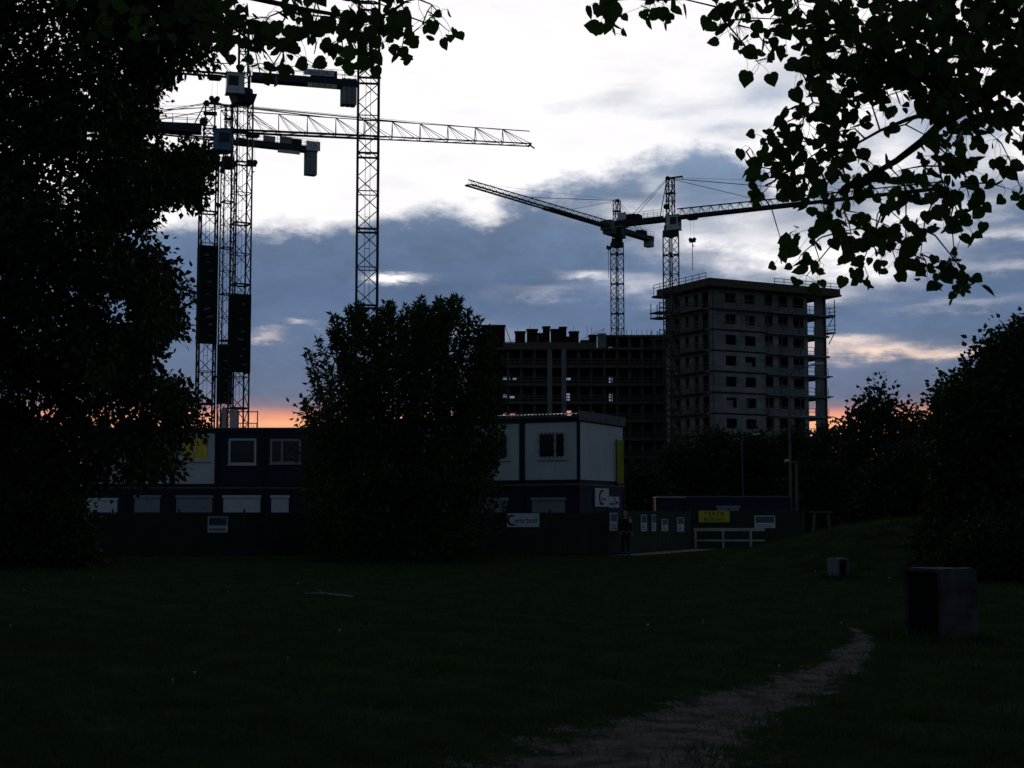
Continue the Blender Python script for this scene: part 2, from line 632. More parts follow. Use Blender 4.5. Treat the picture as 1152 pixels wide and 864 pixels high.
draped('kerb_strip', 'thin pale concrete strip along the foot of the long green fence', strip(FA, FB, .12, .30, 60), 'paving')
draped('pavement', 'pale worn footway beside the angled green fence with notices', strip(FB, FC_, .12, 1.35, 20), 'paving')

# ------------------------------------------------------------------ foliage helpers
LEAF_HEART = (np.array([(0, 0, 0), (.0, .50, -.02), (0, 1.05, .0), (-.16, -.09, .03), (-.42, .02, .07), (-.52, .30, .10), (-.40, .62, .08), (-.16, .88, .03),
                        (.16, -.09, .03), (.42, .02, .07), (.52, .30, .10), (.40, .62, .08), (.16, .88, .03)]),
              np.array([(0, 3, 4, 1), (1, 4, 5, 5), (1, 5, 6, 6), (1, 6, 7, 2), (0, 1, 9, 8), (1, 10, 9, 9), (1, 11, 10, 10), (1, 2, 12, 11)]))
LEAF_HEART = (LEAF_HEART[0], np.array([(0, 4, 3), (0, 1, 4), (1, 5, 4), (1, 6, 5), (1, 7, 6), (1, 2, 7), (0, 8, 9), (0, 9, 1), (1, 9, 10), (1, 10, 11), (1, 11, 12), (1, 12, 2)]))
LEAF_SMALL = (np.array([(0, 0, 0), (-.36, .38, .08), (0, 1, 0), (.36, .38, .08)]), np.array([(0, 2, 1), (0, 3, 2)]))
LEAF_LONG = (np.array([(0, 0, 0), (-.20, .45, .05), (0, 1.1, -.08), (.20, .45, .05)]), np.array([(0, 2, 1), (0, 3, 2)]))


def leaf_mesh(name, pos, tip, size, tmpl, m, parent=None, off=(0, 0, 0), roll=None):
    """pos: base of each leaf, tip: direction it points to"""
    n = len(pos)
    tip = tip / np.linalg.norm(tip, axis=1, keepdims=True)
    r = rng.normal(size=(n, 3)) if roll is None else roll
    nr = r - tip * np.sum(r * tip, 1, keepdims=True)
    nr /= np.linalg.norm(nr, axis=1, keepdims=True) + 1e-9
    sx = np.cross(tip, nr)
    tv, tf = tmpl
    V = pos[:, None, :] + size[:, None, None] * (tv[None, :, 0:1] * sx[:, None, :] + tv[None, :, 1:2] * tip[:, None, :] + tv[None, :, 2:3] * nr[:, None, :])
    V = V - np.array(off)
    F = (np.arange(n)[:, None, None] * len(tv) + tf[None]).reshape(-1, tf.shape[1])
    me = bpy.data.meshes.new(name)
    fill_mesh(me, V.reshape(-1, 3), F)
    me.materials.append(MT[m])
    o = bpy.data.objects.new(name, me)
    COL.objects.link(o)
    if parent:
        o.parent = parent
    return o


def skeleton(trunk, trunk_r, targets, mb, r_tip=.004, power=.42, sides=5, sag=.06, reach=None):
    """grow branches from a trunk polyline to every target point (nearest node that is closer to the root)"""
    trunk = [np.array(q, float) for q in trunk]
    root = trunk[0]
    nodes, par = list(trunk), [-1] + list(range(len(trunk) - 1))
    cost = [0.0]
    for i in range(1, len(trunk)):
        cost.append(cost[-1] + np.linalg.norm(trunk[i] - trunk[i - 1]))
    top = trunk[-1]
    T = np.array(targets, float)
    order = np.argsort(np.min([np.linalg.norm(T - q, axis=1) for q in trunk], axis=0))
    A = np.array(nodes)
    Cc = np.array(cost)
    for i in order:
        t = T[i]
        d = np.linalg.norm(A - t, axis=1)
        j = int(np.argmin(d + .25 * Cc + np.where(np.arange(len(A)) < 2, 1e3, 0) * (len(trunk) > 3)))
        mid = (A[j] + t) / 2 + rng.normal(size=3) * sag * d[j] + np.array([0, 0, sag * d[j]])
        k = len(nodes)
        nodes += [mid, t]
        par += [j, k]
        A = np.vstack([A, mid, t])
        Cc = np.append(Cc, [Cc[j] + d[j] / 2, Cc[j] + d[j]])
    cnt = np.zeros(len(nodes))
    for k in range(len(nodes) - 1, -1, -1):
        if cnt[k] == 0:
            cnt[k] = 1
        if par[k] >= 0:
            cnt[par[k]] += cnt[k]
    rad = r_tip * cnt ** power
    nt = len(trunk)
    for k in range(nt):
        rad[k] = trunk_r[k]
    for k in range(nt, len(nodes)):
        rad[k] = min(rad[k], rad[par[k]] * .9)
    mb.tube([Vector(q) for q in trunk], [float(q) for q in rad[:nt]], 10)
    for k in range(nt, len(nodes)):
        j = par[k]
        r0 = min(rad[j], rad[k] * 1.25) if j >= nt or True else rad[k]
        mb.tube([Vector(nodes[j]), Vector(nodes[k])], [float(r0), float(rad[k])], sides, cap=False)
    return nodes


def scatter(centres, n_each, spread, down=.5, out=.6):
    """leaf bases around cluster centres"""
    C = np.repeat(np.array(centres, float), n_each, axis=0)
    off = rng.normal(size=C.shape) * spread
    tip = off / (np.abs(spread) if np.isscalar(spread) else np.max(spread)) * out + rng.normal(size=C.shape) * .6 + np.array([0, 0, -down])
    return C + off, tip


def make_tree(name, label, cat, base, trunk, trunk_r, centres, n_each, spread, size, tmpl, m, down=.4, r_tip=.006, group=None, skel=None, sag=.06, power=.42,
              sjit=.3, sides=5):
    root = thing(name, label, cat, base, 0, group)
    mb = MB(base)
    skeleton(trunk, trunk_r, centres if skel is None else skel, mb, r_tip, power, sides, sag)
    mb.build('trunk', 'bark', root, smooth=True)
    pos, tip = scatter(centres, n_each, spread, down)
    sz = size * (1 + rng.uniform(-sjit, sjit, len(pos)))
    leaf_mesh('crown', pos, tip, sz, tmpl, m, root, base)
    return root


# ------------------------------------------------------------------ unfinished concrete tower block
def build_tower():
    th = math.radians(28)
    c0, s0 = math.cos(th), math.sin(th)
    Y0 = 212.0
    X0 = (803 - CX) / FPX * Y0

    def U(px):
        t = (px - CX) / FPX
        return (Y0 * t - X0) / (c0 - s0 * t)

    def V(px):
        t = (px - CX) / FPX
        return (X0 - Y0 * t) / (s0 + c0 * t)

    L, Dp = U(932), V(752)
    root = thing('apartment_tower', 'tall unfinished grey concrete apartment tower with open balconies and roof edge guard rails', 'building', (X0, Y0, 0), th)
    ST, Z0, NF = 2.98, 1.16, 11
    Dd = Dp + .5
    rt_ = random.Random(17)
    floors = [Z0 + ST * k for k in range(NF + 1)]
    t = .25
    plinth = MB().box(0, L, 0, Dd, -.2, Z0 - .3)
    plinth.build('plinth', 'concrete', root)
    for k, z in enumerate(floors[:-1]):
        ov = 1.0 if k >= NF - 1 else .35
        MB().box(U(864), L + ov * .9, -ov, .8, z - .26, z).box(-.004, L, .8, Dd, z - .24, z - .001).box(-ov * 1.6, 0, V(800), V(758), z - .25, z - .002).build('floor_slab', 'concrete', root)
    bays = [(U(864), U(873)), (U(879), U(890)), (U(896), U(908)), (U(912.5), U(921))]
    pw = [(U(818), U(830)), (U(840), U(852))]
    lw = [(V(798.5), V(791)), (V(787), V(782)), (V(776), V(772)), (V(765), V(760))]

    def cells(mb, axis, at0, at1, length, z0, z1, opens):
        us = sorted({0.0, length, *[q for o in opens for q in o[:2]]})
        zs = sorted({z0, z1, *[q for o in opens for q in o[2:]]})
        for a, b in zip(us, us[1:]):
            run = None
            for c, d in zip(zs, zs[1:]):
                um, zm = (a + b) / 2, (c + d) / 2
                if any(o[0] < um < o[1] and o[2] < zm < o[3] for o in opens):
                    continue
                if axis == 'u':
                    mb.box(a, b, at0, at1, c, d)
                else:
                    mb.box(at0, at1, a, b, c, d)

    for k, z in enumerate(floors[1:-1]):   # open balconies of the left face
        mb = MB()
        mb.box(-1.25, -.56, V(800), V(758), z - .2, z)
        mb.build('balcony', 'concrete_dark', root)
        mb = MB()
        for i in range(10):
            v = V(800) + (V(758) - V(800)) * i / 9
            mb.box(-1.24, -1.19, v - .025, v + .025, z, z + 1.1)
        for q in (.08, .5, 1.05):
            mb.box(-1.235, -1.195, V(800), V(758), z + q, z + q + .12)
        mb.build('guard_rail', 'wood', root)
    for k, z in enumerate(floors[:-1]):
        z0, z1 = z, z + ST - .26
        fr = MB()
        op = [(a, b, z + .80, z + 2.20) for a, b in pw]
        cells(fr, 'u', 0, t, U(862), z0, z1, op)
        fr.build('front_wall', 'blockwall', root)
        bw = MB()
        a0 = U(862)
        op = [(a - a0, b - a0, z + (.95 if i < 3 else .1), z + 2.5) for i, (a, b) in enumerate(bays)]
        m2 = MB()
        cells(m2, 'u', .30, .52, L - a0, z0, z1, op)
        m2.v = [(x + a0, y, q) for x, y, q in m2.v]
        m2.build('balcony_wall', 'blockwall', root)
        for a, b in pw:
            if rt_.random() < .35:
                q = rt_.uniform(.25, .7)
                MB().box(a, a + (b - a) * q, .10, .14, z + .80, z + .80 + rt_.uniform(.5, 1.38)).build('window_board', rt_.choice(['wood', 'concrete', 'concrete_dark']), root)
        for a, b in bays[:3]:
            if rt_.random() < .5:
                u = rt_.uniform(a + .1, b - .15)
                MB().bar((u, .2, z), (u + rt_.uniform(-.05, .05), .2, z1), .09).build('prop', 'scaf', root)
            if rt_.random() < .25:
                MB().box(a, b, .40, .44, z + .95, z + rt_.uniform(1.3, 2.1)).build('window_board', rt_.choice(['wood', 'concrete_dark']), root)
        lf = MB()
        cells(lf, 'v', .003, t, Dd, z0, z1, [(min(a, b), max(a, b), z + (.1 if i < 2 else .9), z + 2.35) for i, (a, b) in enumerate(lw)])
        lf.build('side_wall', 'blockwall', root)
        bk = MB()
        bk.box(0, L, Dd - t, Dd, z0, z1)
        cells(bk, 'v', L - t, L - .002, Dd - t, z0, z1, [(1.4, 4.6, z + .1, z + 2.5)])
        bk.box(t, U(905), 5.0, 5.2, z0, z1).box(U(880), U(880) + .2, .6, 5.0, z0, z1).box(U(860), U(860) + .2, .6, 5.0, z0, z1)
        bk.build('partition_wall', 'concrete_dark', root)
        # balcony rails in front of the bays
        rl = MB()
        yr = -.28 if k < NF - 1 else -.9
        nb = 9
        for i in range(nb + 1):
            u = a0 + (L - a0) * i / nb
            rl.box(u - .03, u + .03, yr, yr + .06, z, z + 1.1)
        for q in (.5, 1.08):
            rl.box(a0, L, yr + .008, yr + .05, z + q, z + q + .07)
        rl.build('guard_rail', 'scaf', root)
        rl = MB()
        for i in range(7):
            v = V(800) + (V(758) - V(800)) * i / 6
            rl.box(-.5, -.45, v, v + .05, z, z + 1.1)
        for q in (.5, 1.08):
            rl.box(-.495, -.455, V(800), V(758), z + q, z + q + .06)
        rl.build('guard_rail', 'scaf', root)
    # roof with a projecting formwork fascia
    zt = floors[-1]
    MB().box(-1.7, L + 1.6, -1.7, Dd + 1, zt - .18, zt + .12).build('roof', 'wood', root)
    MB().box(-1.5, L + 1.4, -1.5, -1.35, zt + .125, zt + .95).box(-1.5, -1.35, -1.35, Dd, zt + .125, zt + .95).box(L + 1.25, L + 1.4, -1.35, Dd, zt + .125, zt + .55).build('parapet', 'wood', root)
    rail = MB()
    for i in range(9):
        v = -.9 + (Dp + 2.0) * i / 8
        rail.box(-1.66, -1.59, v, v + .07, zt + .12, zt + 1.75)
    for q in (1.2, 1.68):
        rail.box(-1.655, -1.60, -.9, Dp + 1.2, zt + q, zt + q + .08)
    rail.build('roof_guard_rail', 'scaf', root)
    rail = MB()
    for i in range(8):
        u = U(866) + (L + 1.3 - U(866)) * i / 7
        rail.box(u, u + .07, -1.66, -1.59, zt + .12, zt + 1.7)
    for q in (1.15, 1.62):
        rail.box(U(866), L + 1.3, -1.655, -1.60, zt + q, zt + q + .08)
    rail.build('roof_guard_rail', 'scaf', root)
    # hanging work platforms on the left and right edges
    for sgn, zz in ((-1, zt - 2.6), (-1, zt - 3.4), (-1, zt - 6.6), (1, zt - 3.0), (1, zt - 5.6)):
        mb = MB()
        if sgn < 0:
            a, b = -2.2, -.1
            mb.box(a, b, Dp - 1.2, Dp + 1.4, zz, zz + .16)
            for v in (Dp - 1.1, Dp + 1.2):
                mb.box(a + .1, a + .2, v, v + .1, zz, zz + 1.5).box(b - .9, b - .8, v, v + .1, zz, zz + 1.5)
            for q in (.7, 1.35):
                mb.box(a, b, Dp - 1.2, Dp - 1.1, zz + q, zz + q + .1)
        else:
            a, b = L + .1, L + 1.1
            mb.box(a, b, -.9, 2.0, zz, zz + .15)
            for v in (-.85, 1.9):
                mb.box(b - .2, b - .1, v, v + .1, zz, zz + 2.4)
            mb.bar((a, -.4, zz - 1.6), (b, -.4, zz), .1)
            for q in (.6, 1.2):
                mb.box(b - .12, b - .04, -.9, 2.0, zz + q, zz + q + .09)
        mb.build('work_platform', 'wood', root)
    # scaffold on the top storeys of the front
    mb = MB()
    for i in range(9):
        u = .4 + (U(860) - .4) * i / 8
        mb.box(u, u + .06, -.75, -.69, floors[-3] + .6, zt - .25)
    for z in (floors[-3] + 1.0, floors[-2] + .7, floors[-2] + 1.2):
        mb.box(.3, U(861), -.77, -.70, z, z + .07)
    mb.box(.2, U(862), -.95, -.02, floors[-2] - .22, floors[-2] - .12)
    mb.build('scaffold', 'scaf', root)
    for k in range(5):
        z = floors[3 + k] + .05
        MB().box(L + .02, L + .9, -.3, .2, z - .15, z).build('projecting_beam', 'concrete', root)
    return root


build_tower()


# ------------------------------------------------------------------ lower unfinished building
def build_low():
    Yf, Dp = 248.0, 15.0
    k = Yf / FPX
    x0, x1 = X(541, Yf), X(752, Yf)
    zr = P(600, 391.5, Yf).z
    off = Vector(((x0 + x1) / 2, Yf, 0))
    root = thing('unfinished_building', 'long dark unfinished building with brick stacks on its open top floor', 'building', off)
    B = lambda: MB(off)
    xs = lambda px: X(px, Yf)
    zs = [zr - 3.0 * i for i in range(10)]
    xr = xs(683)
    for i, z in enumerate(zs):
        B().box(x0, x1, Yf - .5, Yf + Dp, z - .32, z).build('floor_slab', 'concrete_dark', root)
    # raised right storey
    zt = P(700, 377, Yf).z
    B().box(xr, x1, Yf - .4, Yf + Dp, zt - .3, zt).build('floor_slab', 'concrete_dark', root)
    B().box(xs(673), xr, Yf - .42, Yf - .1, zr + .002, zt + .25).build('front_wall', 'concrete', root)
    for px in (616, 632):
        B().box(xs(px), xs(px + 5.5), Yf - .55, Yf + .4, -.2, zr - .34).build('stair_shaft_wall', 'concrete', root)
    for px in (541, 556, 570, 585, 600, 650, 664, 679, 694, 708, 722, 736, 749):
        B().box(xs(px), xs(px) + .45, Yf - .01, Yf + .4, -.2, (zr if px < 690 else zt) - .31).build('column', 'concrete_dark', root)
    B().box(xs(566), xs(672), Yf - .36, Yf - .31, zr + .003, P(600, 386, Yf).z).build('toe_board', 'wood', root)
    # inner wall a few metres in, with doorways one can see through
    holes = {0: [], 1: [(637.5, 642.5, .9, 1.5), (686, 690, .6, 1.6), (566, 574, 1.1, 1.6), (577, 581, 1.1, 1.5)],
             2: [(637.5, 641.5, .6, 2.1), (686, 690, .3, 1.7), (566, 571, .9, 1.7), (573, 579, .9, 1.5)],
             3: [(638, 643, .3, 2.1), (566, 580, 1.1, 1.5)], 4: [(638, 642, .4, 2.0)], 5: [], 6: [], 7: [], 8: [], 9: []}
    Yb = Yf + 4.0
    for i, z in enumerate(zs):
        mb = B()
        lo, hi = (z - 3.0 + .002 if i < 9 else -.2), z - .33
        hs = sorted(holes[i])
        cur = x0
        for a, b, q0, q1 in hs:
            xa, xb = X(a, Yb), X(b, Yb)
            mb.box(cur, xa, Yb, Yb + .25, lo, hi)
            mb.box(xa, xb, Yb, Yb + .25, lo, lo + q0)
            mb.box(xa, xb, Yb, Yb + .25, lo + q1, hi)
            cur = xb
        mb.box(cur, x1, Yb, Yb + .25, lo, hi)
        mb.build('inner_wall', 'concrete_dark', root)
    # low wall of the raised storey
    mb = B()
    xa, xb = X(686, Yb), X(690, Yb)
    mb.box(xr, xa, Yb, Yb + .25, zr + .002, zt - .31).box(xb, x1, Yb, Yb + .25, zr + .002, zt - .31)
    mb.build('inner_wall', 'concrete_dark', root)
    # guard rails with toe boards, one per storey
    for i, z in enumerate(zs[1:7]):
        mb = B()
        for j in range(40):
            x = x0 + (x1 - x0) * j / 39
            mb.box(x, x + .07, Yf - .45, Yf - .38, z, z + 1.1)
        for q in (.0, .5, 1.0):
            mb.box(x0, x1, Yf - .44, Yf - .39, z + q + .002, z + q + .16)
        mb.build('guard_rail', 'wood', root)
    mb = B()
    for j in range(30):
        x = xs(566) + (xs(735) - xs(566)) * j / 29
        z = zr if x < xr else zt
        mb.box(x, x + .06, Yf - .3, Yf - .24, z + .002, z + .9)
    mb.box(xs(566), xs(672), Yf - .3, Yf - .25, zr + .4, zr + .52).box(xs(566), xs(672), Yf - .3, Yf - .25, zr + .85, zr + .97)
    mb.build('edge_rail', 'wood', root)
    for a, b, yt in ((541, 568, 367), (579.5, 591, 374), (593, 605, 371.5), (605.3, 611, 376), (611.3, 619, 368.5), (620.3, 630, 371.5), (630.3, 638, 369), (638.3, 641.2, 380), (641.5, 652, 374), (655, 663, 384), (664, 672.5, 378)):
        z1 = P(a, yt, Yf + 1).z
        mb = B().box(xs(a), xs(b), Yf + .3, Yf + 2.6, zr + .003, z1)
        mb.box(xs(a) - .12, xs(b) + .12, Yf + .2, Yf + 2.7, z1, z1 + .14)
        mb.build('brick_stack', 'brick', root)
    r = random.Random(5)
    for px in (545, 550, 556, 562, 583, 586, 597, 600, 611, 615, 626, 634, 646, 647, 648, 668, 680, 681, 662, 670, 676):
        x = xs(px + r.uniform(-1, 1))
        zb = P(px, 376, Yf).z
        B().bar((x, Yf + 1, zb - 1.5), (x + r.uniform(-.15, .15), Yf + 1, zb + r.uniform(.4, 1.9)), .055).build('reinforcing_bar', 'scaf', root)
    B().bar((xs(655), Yf + 1, zr + 1.5), (xs(682), Yf + 1, zt + 1.2), .06).build('handrail', 'scaf', root)
    B().bar((xs(569), Yf + 1, zr + 3.4), (xs(577), Yf + 1, zr + .1), .12).build('prop', 'scaf', root)
    # wing that closes the gap towards the tower
    B().box(x1 + .01, x1 + 2.6, Yf - 12, Yf + 2, -.2, P(745, 380, 240).z).build('link_wall', 'concrete_dark', root)
    for i in range(9):
        z = 3 + 3.0 * i
        B().box(x1 - 1.5, x1 + 2.7, Yf - 12.9, Yf - 12.02, z, z + .25).build('balcony_slab', 'concrete', root)
        mb = B()
        for j in range(6):
            mb.box(x1 - 1.4 + .8 * j, x1 - 1.34 + .8 * j, Yf - 12.8, Yf - 12.74, z + .25, z + 1.3)
        mb.box(x1 - 1.5, x1 + 2.7, Yf - 12.79, Yf - 12.75, z + 1.2, z + 1.3)
        mb.build('guard_rail', 'wood', root)
    return root


build_low()


# ------------------------------------------------------------------ tower cranes
def lattice4(mb, A, B, u, v, w, seg, chord, diag, xbrace=True):
    """square lattice from A to B; u, v are the section axes"""
    A, B, u, v = Vector(A), Vector(B), Vector(u), Vector(v)
    L = (B - A).length
    n = max(2, round(L / seg))
    h = w / 2
    cor = [u * h + v * h, -u * h + v * h, -u * h - v * h, u * h - v * h]
    for c in cor:
        mb.bar(A + c, B + c, chord)
    for i in range(n):
        p, q = A.lerp(B, i / n), A.lerp(B, (i + 1) / n)
        for k in range(4):
            a, b = cor[k], cor[(k + 1) % 4]
            if i % 2 == 0:
                mb.bar(p + a, p + b, diag * 1.1)
                mb.bar(p + a, q + b, diag)
            else:
                mb.bar(p + b, q + a, diag)
            if xbrace and i % 4 == 0:
                mb.bar(p + a, p + b, diag * 2.2)


def lattice3(mb, A, B, up, side, w, h, h2, n, chord, diag, fan=False):
    """triangular jib lattice: two bottom chords and one top chord"""
    A, B, up, side = Vector(A), Vector(B), Vector(up), Vector(side)
    l, r = side * (w / 2), side * (-w / 2)
    mb.bar(A + l, B + l, chord)
    mb.bar(A + r, B + r, chord)
    mb.bar(A + up * h, B + up * h2, chord * .7)
    for i in range(n):
        p, q = A.lerp(B, i / n), A.lerp(B, (i + 1) / n)
        m = (p + q) / 2
        ha = h + (h2 - h) * i / n
        hm = h + (h2 - h) * (i + .5) / n
        mb.bar(p + l, p + r, diag)
        if fan:
            t = p + up * ha
            for e in (l, r):
                mb.bar(t, p + e, diag * 1.2)
                mb.bar(t, m + e, diag * .7)
                mb.bar(t, q + e, diag)
        else:
            t = m + up * hm
            for e in (l, r):
                mb.bar(t, p + e, diag)
                mb.bar(t, q + e, diag)
            mb.bar(m + l, m + r, diag)
        mb.bar(p + l, q + r, diag * .8)


def crane(label, px, Y, ytop, w, tip, Lj, Lc, head=3.0, jh=1.3, jh2=1.0, jn=16, fan=False, m='steel', mrot=.45, cab='cabw', cabside=1, wraps=(), seg=1.5,
          pend=True, hook=None, signs=(), ballast_h=2.2, jz=1.6, deck_h=.45, cab_at=(.9, .2), thick=1.0, box_machine=False, headbar=1.4, collar=.70, jchord=.11, arrow=False, cab_low=1.0):
    """tip = (px, py) of the jib tip at jib level: gives the jib its direction in plan"""
    base = Vector((X(px, Y), Y, 0))
    zt = P(px, ytop, Y).z
    zj = zt + jz
    # jib direction: the level jib meets the picture ray of its tip where the ray reaches height zj
    d = ray(*tip)
    s = (zj - EYE) / d.z
    J = Vector((d.x * s - base.x, d.y * s - base.y, 0))
    d = J.normalized()
    if Lj is None:
        Lj = J.length
    sd = Vector((-d.y, d.x, 0))
    up = Vector((0, 0, 1))
    root = thing('tower_crane', label, 'tower crane', base, 0, 'tower cranes on the building site')
    C = Vector((0, 0, 0))
    mu, mv = Vector((math.cos(mrot), math.sin(mrot), 0)), Vector((-math.sin(mrot), math.cos(mrot), 0))
    mb = MB()
    lattice4(mb, (0, 0, -.1), (0, 0, zt - .9), mu, mv, w, seg, .15 * thick, .065 * thick)
    # ladder inside
    for q in (-.18, .18):
        mb.bar(mu * q + mv * .3, mu * q + mv * .3 + up * (zt - 1), .035)
    for i in range(int(zt / 2.4)):
        mb.bar(mu * -.18 + mv * .3 + up * (i * 2.4), mu * .18 + mv * .3 + up * (i * 2.4), .04)
    mb.build('mast', m, root)
    MB().box(-2.2, 2.2, -2.2, 2.2, -.15, .7).build('foundation_block', 'ballast', root)
    # slewing unit: collar that widens upwards
    mb = MB()
    a, b = w * .54, w * collar
    vs = [mu * (i * a) + mv * (j * a) + up * (zt - 1.0) for i, j in ((-1, -1), (1, -1), (1, 1), (-1, 1))] + \
         [mu * (i * b) + mv * (j * b) + up * (zt - .1) for i, j in ((-1, -1), (1, -1), (1, 1), (-1, 1))]
    mb.add(vs, MB.BF)
    mb.tube([up * (zt - .1), up * (zt + .45)], w * .62, 14)
    mb.build('slewing_ring', m, root)
    # slewing tower between ring and jib
    mb = MB()
    lattice4(mb, up * (zt + .45), up * (zj + .3), d, sd, w * .72, .9, .15 * thick, .08 * thick, False)
    top = C + up * (zj + head) - d * .35
    lattice4(mb, up * (zj + .3), top + d * .35, d, sd, w * .58, 1.1, .13 * thick, .07 * thick, False)
    mb.bar(up * zj - d * (w * 1.1), top - d * (w * .1), .10 * thick)
    mb.obox(up * (zj + head * .62), d, sd, up, w * .42, w * .36, .05)
    mb.bar(top - d * .35, top + d * headbar, .18 * thick)
    mb.bar(top + d * (headbar - .05), top + d * (headbar - .05) - up * .35, .08)
    mb.tube([up * (zj + head * .3) - d * .6 - sd * .2, up * (zj + head * .3) - d * .6 + sd * .2], w * .26, 12)
    mb.tube([top - sd * .2, top + sd * .2], .28, 12)
    mb.build('tower_head', m, root)
    # jib
    mb = MB()
    ja, jb = up * zj + d * 1.0, up * zj + d * Lj
    lattice3(mb, ja, jb, up, sd, w * .75, jh, jh2, jn, jchord * thick, .05 * thick, fan)
    for e in (1, -1):
        mb.bar(ja + sd * (e * w * .375), ja.lerp(jb, .5) + sd * (e * w * .375), jchord * 1.7 * thick)
    mb.bar(jb - sd * w * .4, jb + sd * w * .4, .16)
    mb.bar(jb, jb + d * .5 - up * .35, .12)
    mb.build('jib', m, root)
    # counter jib: plate girders, walkway, handrail, winch
    ca, cb = up * zj - d * .8, up * zj - d * Lc
    mb = MB()
    for e in (1, -1):
        mb.obox((ca + cb) / 2 + sd * (e * w * .38), d, sd, up, (Lc - .8) / 2, .09, deck_h / 2)
    mb.obox((ca + cb) / 2 + up * .1, d, sd, up, (Lc - .8) / 2, w * .38 - .095, .04)
    mb.build('counter_jib', m, root)
    nr = max(4, int(Lc / 1.4))
    for e in (1, -1):
        mb = MB()
        for i in range(nr + 1):
            q = ca.lerp(cb, i / nr) + sd * (e * w * .42)
            mb.bar(q + up * deck_h / 2, q + up * 1.25, .045)
        for q in (.75, 1.25):
            mb.bar(ca + sd * (e * w * .42) + up * q, cb + sd * (e * w * .42) + up * q, .04)
        mb.build('handrail', m, root)
    mb = MB()
    wc = ca.lerp(cb, .72) + up * .75
    mb.obox(wc, d, sd, up, .9, .5, .42)
    mb.tube([wc + d * 1.3 - sd * .45, wc + d * 1.3 + sd * .45], .36, 12)
    mb.build('winch', m, root)
    # ballast slabs hung under the end of the counter jib
    for i in range(3):
        bc = cb + d * (.3 + .5 * i) - up * (ballast_h * .5 - .5)
        MB().obox(bc, d, sd, up, .22, w * .42, ballast_h / 2).build('ballast', 'ballast', root)
    # cab
    mb = MB()
    cc = d * cab_at[0] + sd * (cabside * (w * .75)) + up * (zj - 1.0 + cab_at[1])
    mb.obox(cc, d, sd, up, .85, .62, .95)
    mb.obox(cc + up * .99, d, sd, up, .95, .70, .04)
    mb.obox(cc - up * .99, d, sd, up, .92, .68, .04)
    cabo = mb.build('cab', cab, root)
    mb = MB()
    mb.obox(cc + d * .86 + up * .15, d, sd, up, .012, .50, .60)
    mb.obox(cc + sd * (cabside * .63) + up * .2 + d * .2, d, sd, up, .48, .012, .48)
    mb.build('cab_window', 'glass', cabo)
    if box_machine:
        MB().obox(up * (zj + .2) + d * 1.2, d, sd, up, 2.6, w * .66, .85).obox(up * (zj - .95) + d * 1.1, d, sd, up, 2.1, w * .6, .29).build('machine_house', 'machine', root)
    if pend:
        mb = MB()
        for f in (.33, .62):
            for e in (1, -1):
                q = ja.lerp(jb, f) + up * (jh + (jh2 - jh) * f)
                mb.bar(top + sd * (e * .15), q + sd * (e * .1), .05)
        for e in (1, -1):
            mb.bar(top + sd * (e * .15), cb + d * 1.5 + sd * (e * w * .38), .05)
        mb.bar(top + up * .1, ja.lerp(jb, .9) + up * jh2, .03)
        mb.build('pendant_line', m, root)
    if hook:
        f, drop, tail = hook
        q = ja.lerp(jb, f)
        tr = MB()
        for e in (1, -1):
            tr.obox(q + sd * (e * w * .3) - up * .25, d, sd, up, .7, .05, .12)
        tr.obox(q - up * .45, d, sd, up, .55, w * .3, .06)
        for a in (-.4, .4):
            tr.tube([q + d * a - sd * w * .3 - up * .2, q + d * a + sd * w * .3 - up * .2], .1, 8)
        tr.build('trolley', m, root)
        h = MB()
        hb = q - up * drop
        for e in (-.25, .25):
            h.bar(q - up * .5 + d * e, hb + d * e, .022)
        h.tube([hb - sd * .10 + d * .28, hb + sd * .10 + d * .28], .26, 10)
        h.tube([hb - sd * .10 - d * .28, hb + sd * .10 - d * .28], .26, 10)
        h.obox(hb - up * .18, d, sd, up, .42, .14, .22)
        h.tube([hb - up * .35, hb - up * .75, hb - up * .95 + d * .12, hb - up * .9 + d * .25], .07, 6)
        h.bar(hb - up * .8, hb - up * (.8 + tail), .075)
        h.build('hook_block', m, root)
    for (f, z0, zh, half, mm, body, inkm) in signs:
        # boards along the counter jib, facing the camera side
        fs = -1 if sd.y > 0 else 1
        q = ca.lerp(cb, f) + sd * (fs * (w * .42 + .05)) + up * (z0 + zh / 2)
        so = MB().obox(q, d, sd, up, half, .03, zh / 2).build('sign', mm, root)
        if arrow and mm == 'board':
            ux = d if d.x > 0 else -d
            fq = q + sd * fs * .034
            ar = MB()
            for a, b in (((-.42, .02), (0, .42)), ((0, .42), (.42, .02)), ((-.42, .02), (-.18, .02)), ((.42, .02), (.18, .02)), ((-.18, .02), (-.18, -.40)), ((.18, .02), (.18, -.40)), ((-.18, -.40), (.18, -.40))):
                ar.bar(fq + ux * a[0] + up * a[1], fq + ux * b[0] + up * b[1], .13, .004)
            ar.build('arrow_mark', inkm, so)
        if body:
            ux = d if d.x > 0 else -d
            text('lettering', body, zh * .95, frame_of(q + sd * fs * .035, ux, sd * fs), inkm, so, squeeze=min(1.0, half * 2 * .92 / (len(body) * zh * .52)))
    for (ya, yb) in wraps:
        za, zb = P(px, yb, Y).z, P(px, ya, Y).z
        h = w / 2 + .09
        mb = MB()
        mb.obox(up * ((za + zb) / 2) - mv * h, mu, mv, up, w / 2 + .05, .02, (zb - za) / 2)
        mb.obox(up * ((za + zb) / 2) - mu * h, mu, mv, up, .02, w / 2 + .05, (zb - za) / 2)
        mb.obox(up * ((za + zb) / 2) + mu * h, mu, mv, up, .02, w / 2 + .05, (zb - za) / 2)
        wr = mb.build('netting_wrap', 'net', root)
        r = random.Random(int(px))
        mb = MB()
        zz = za + .8
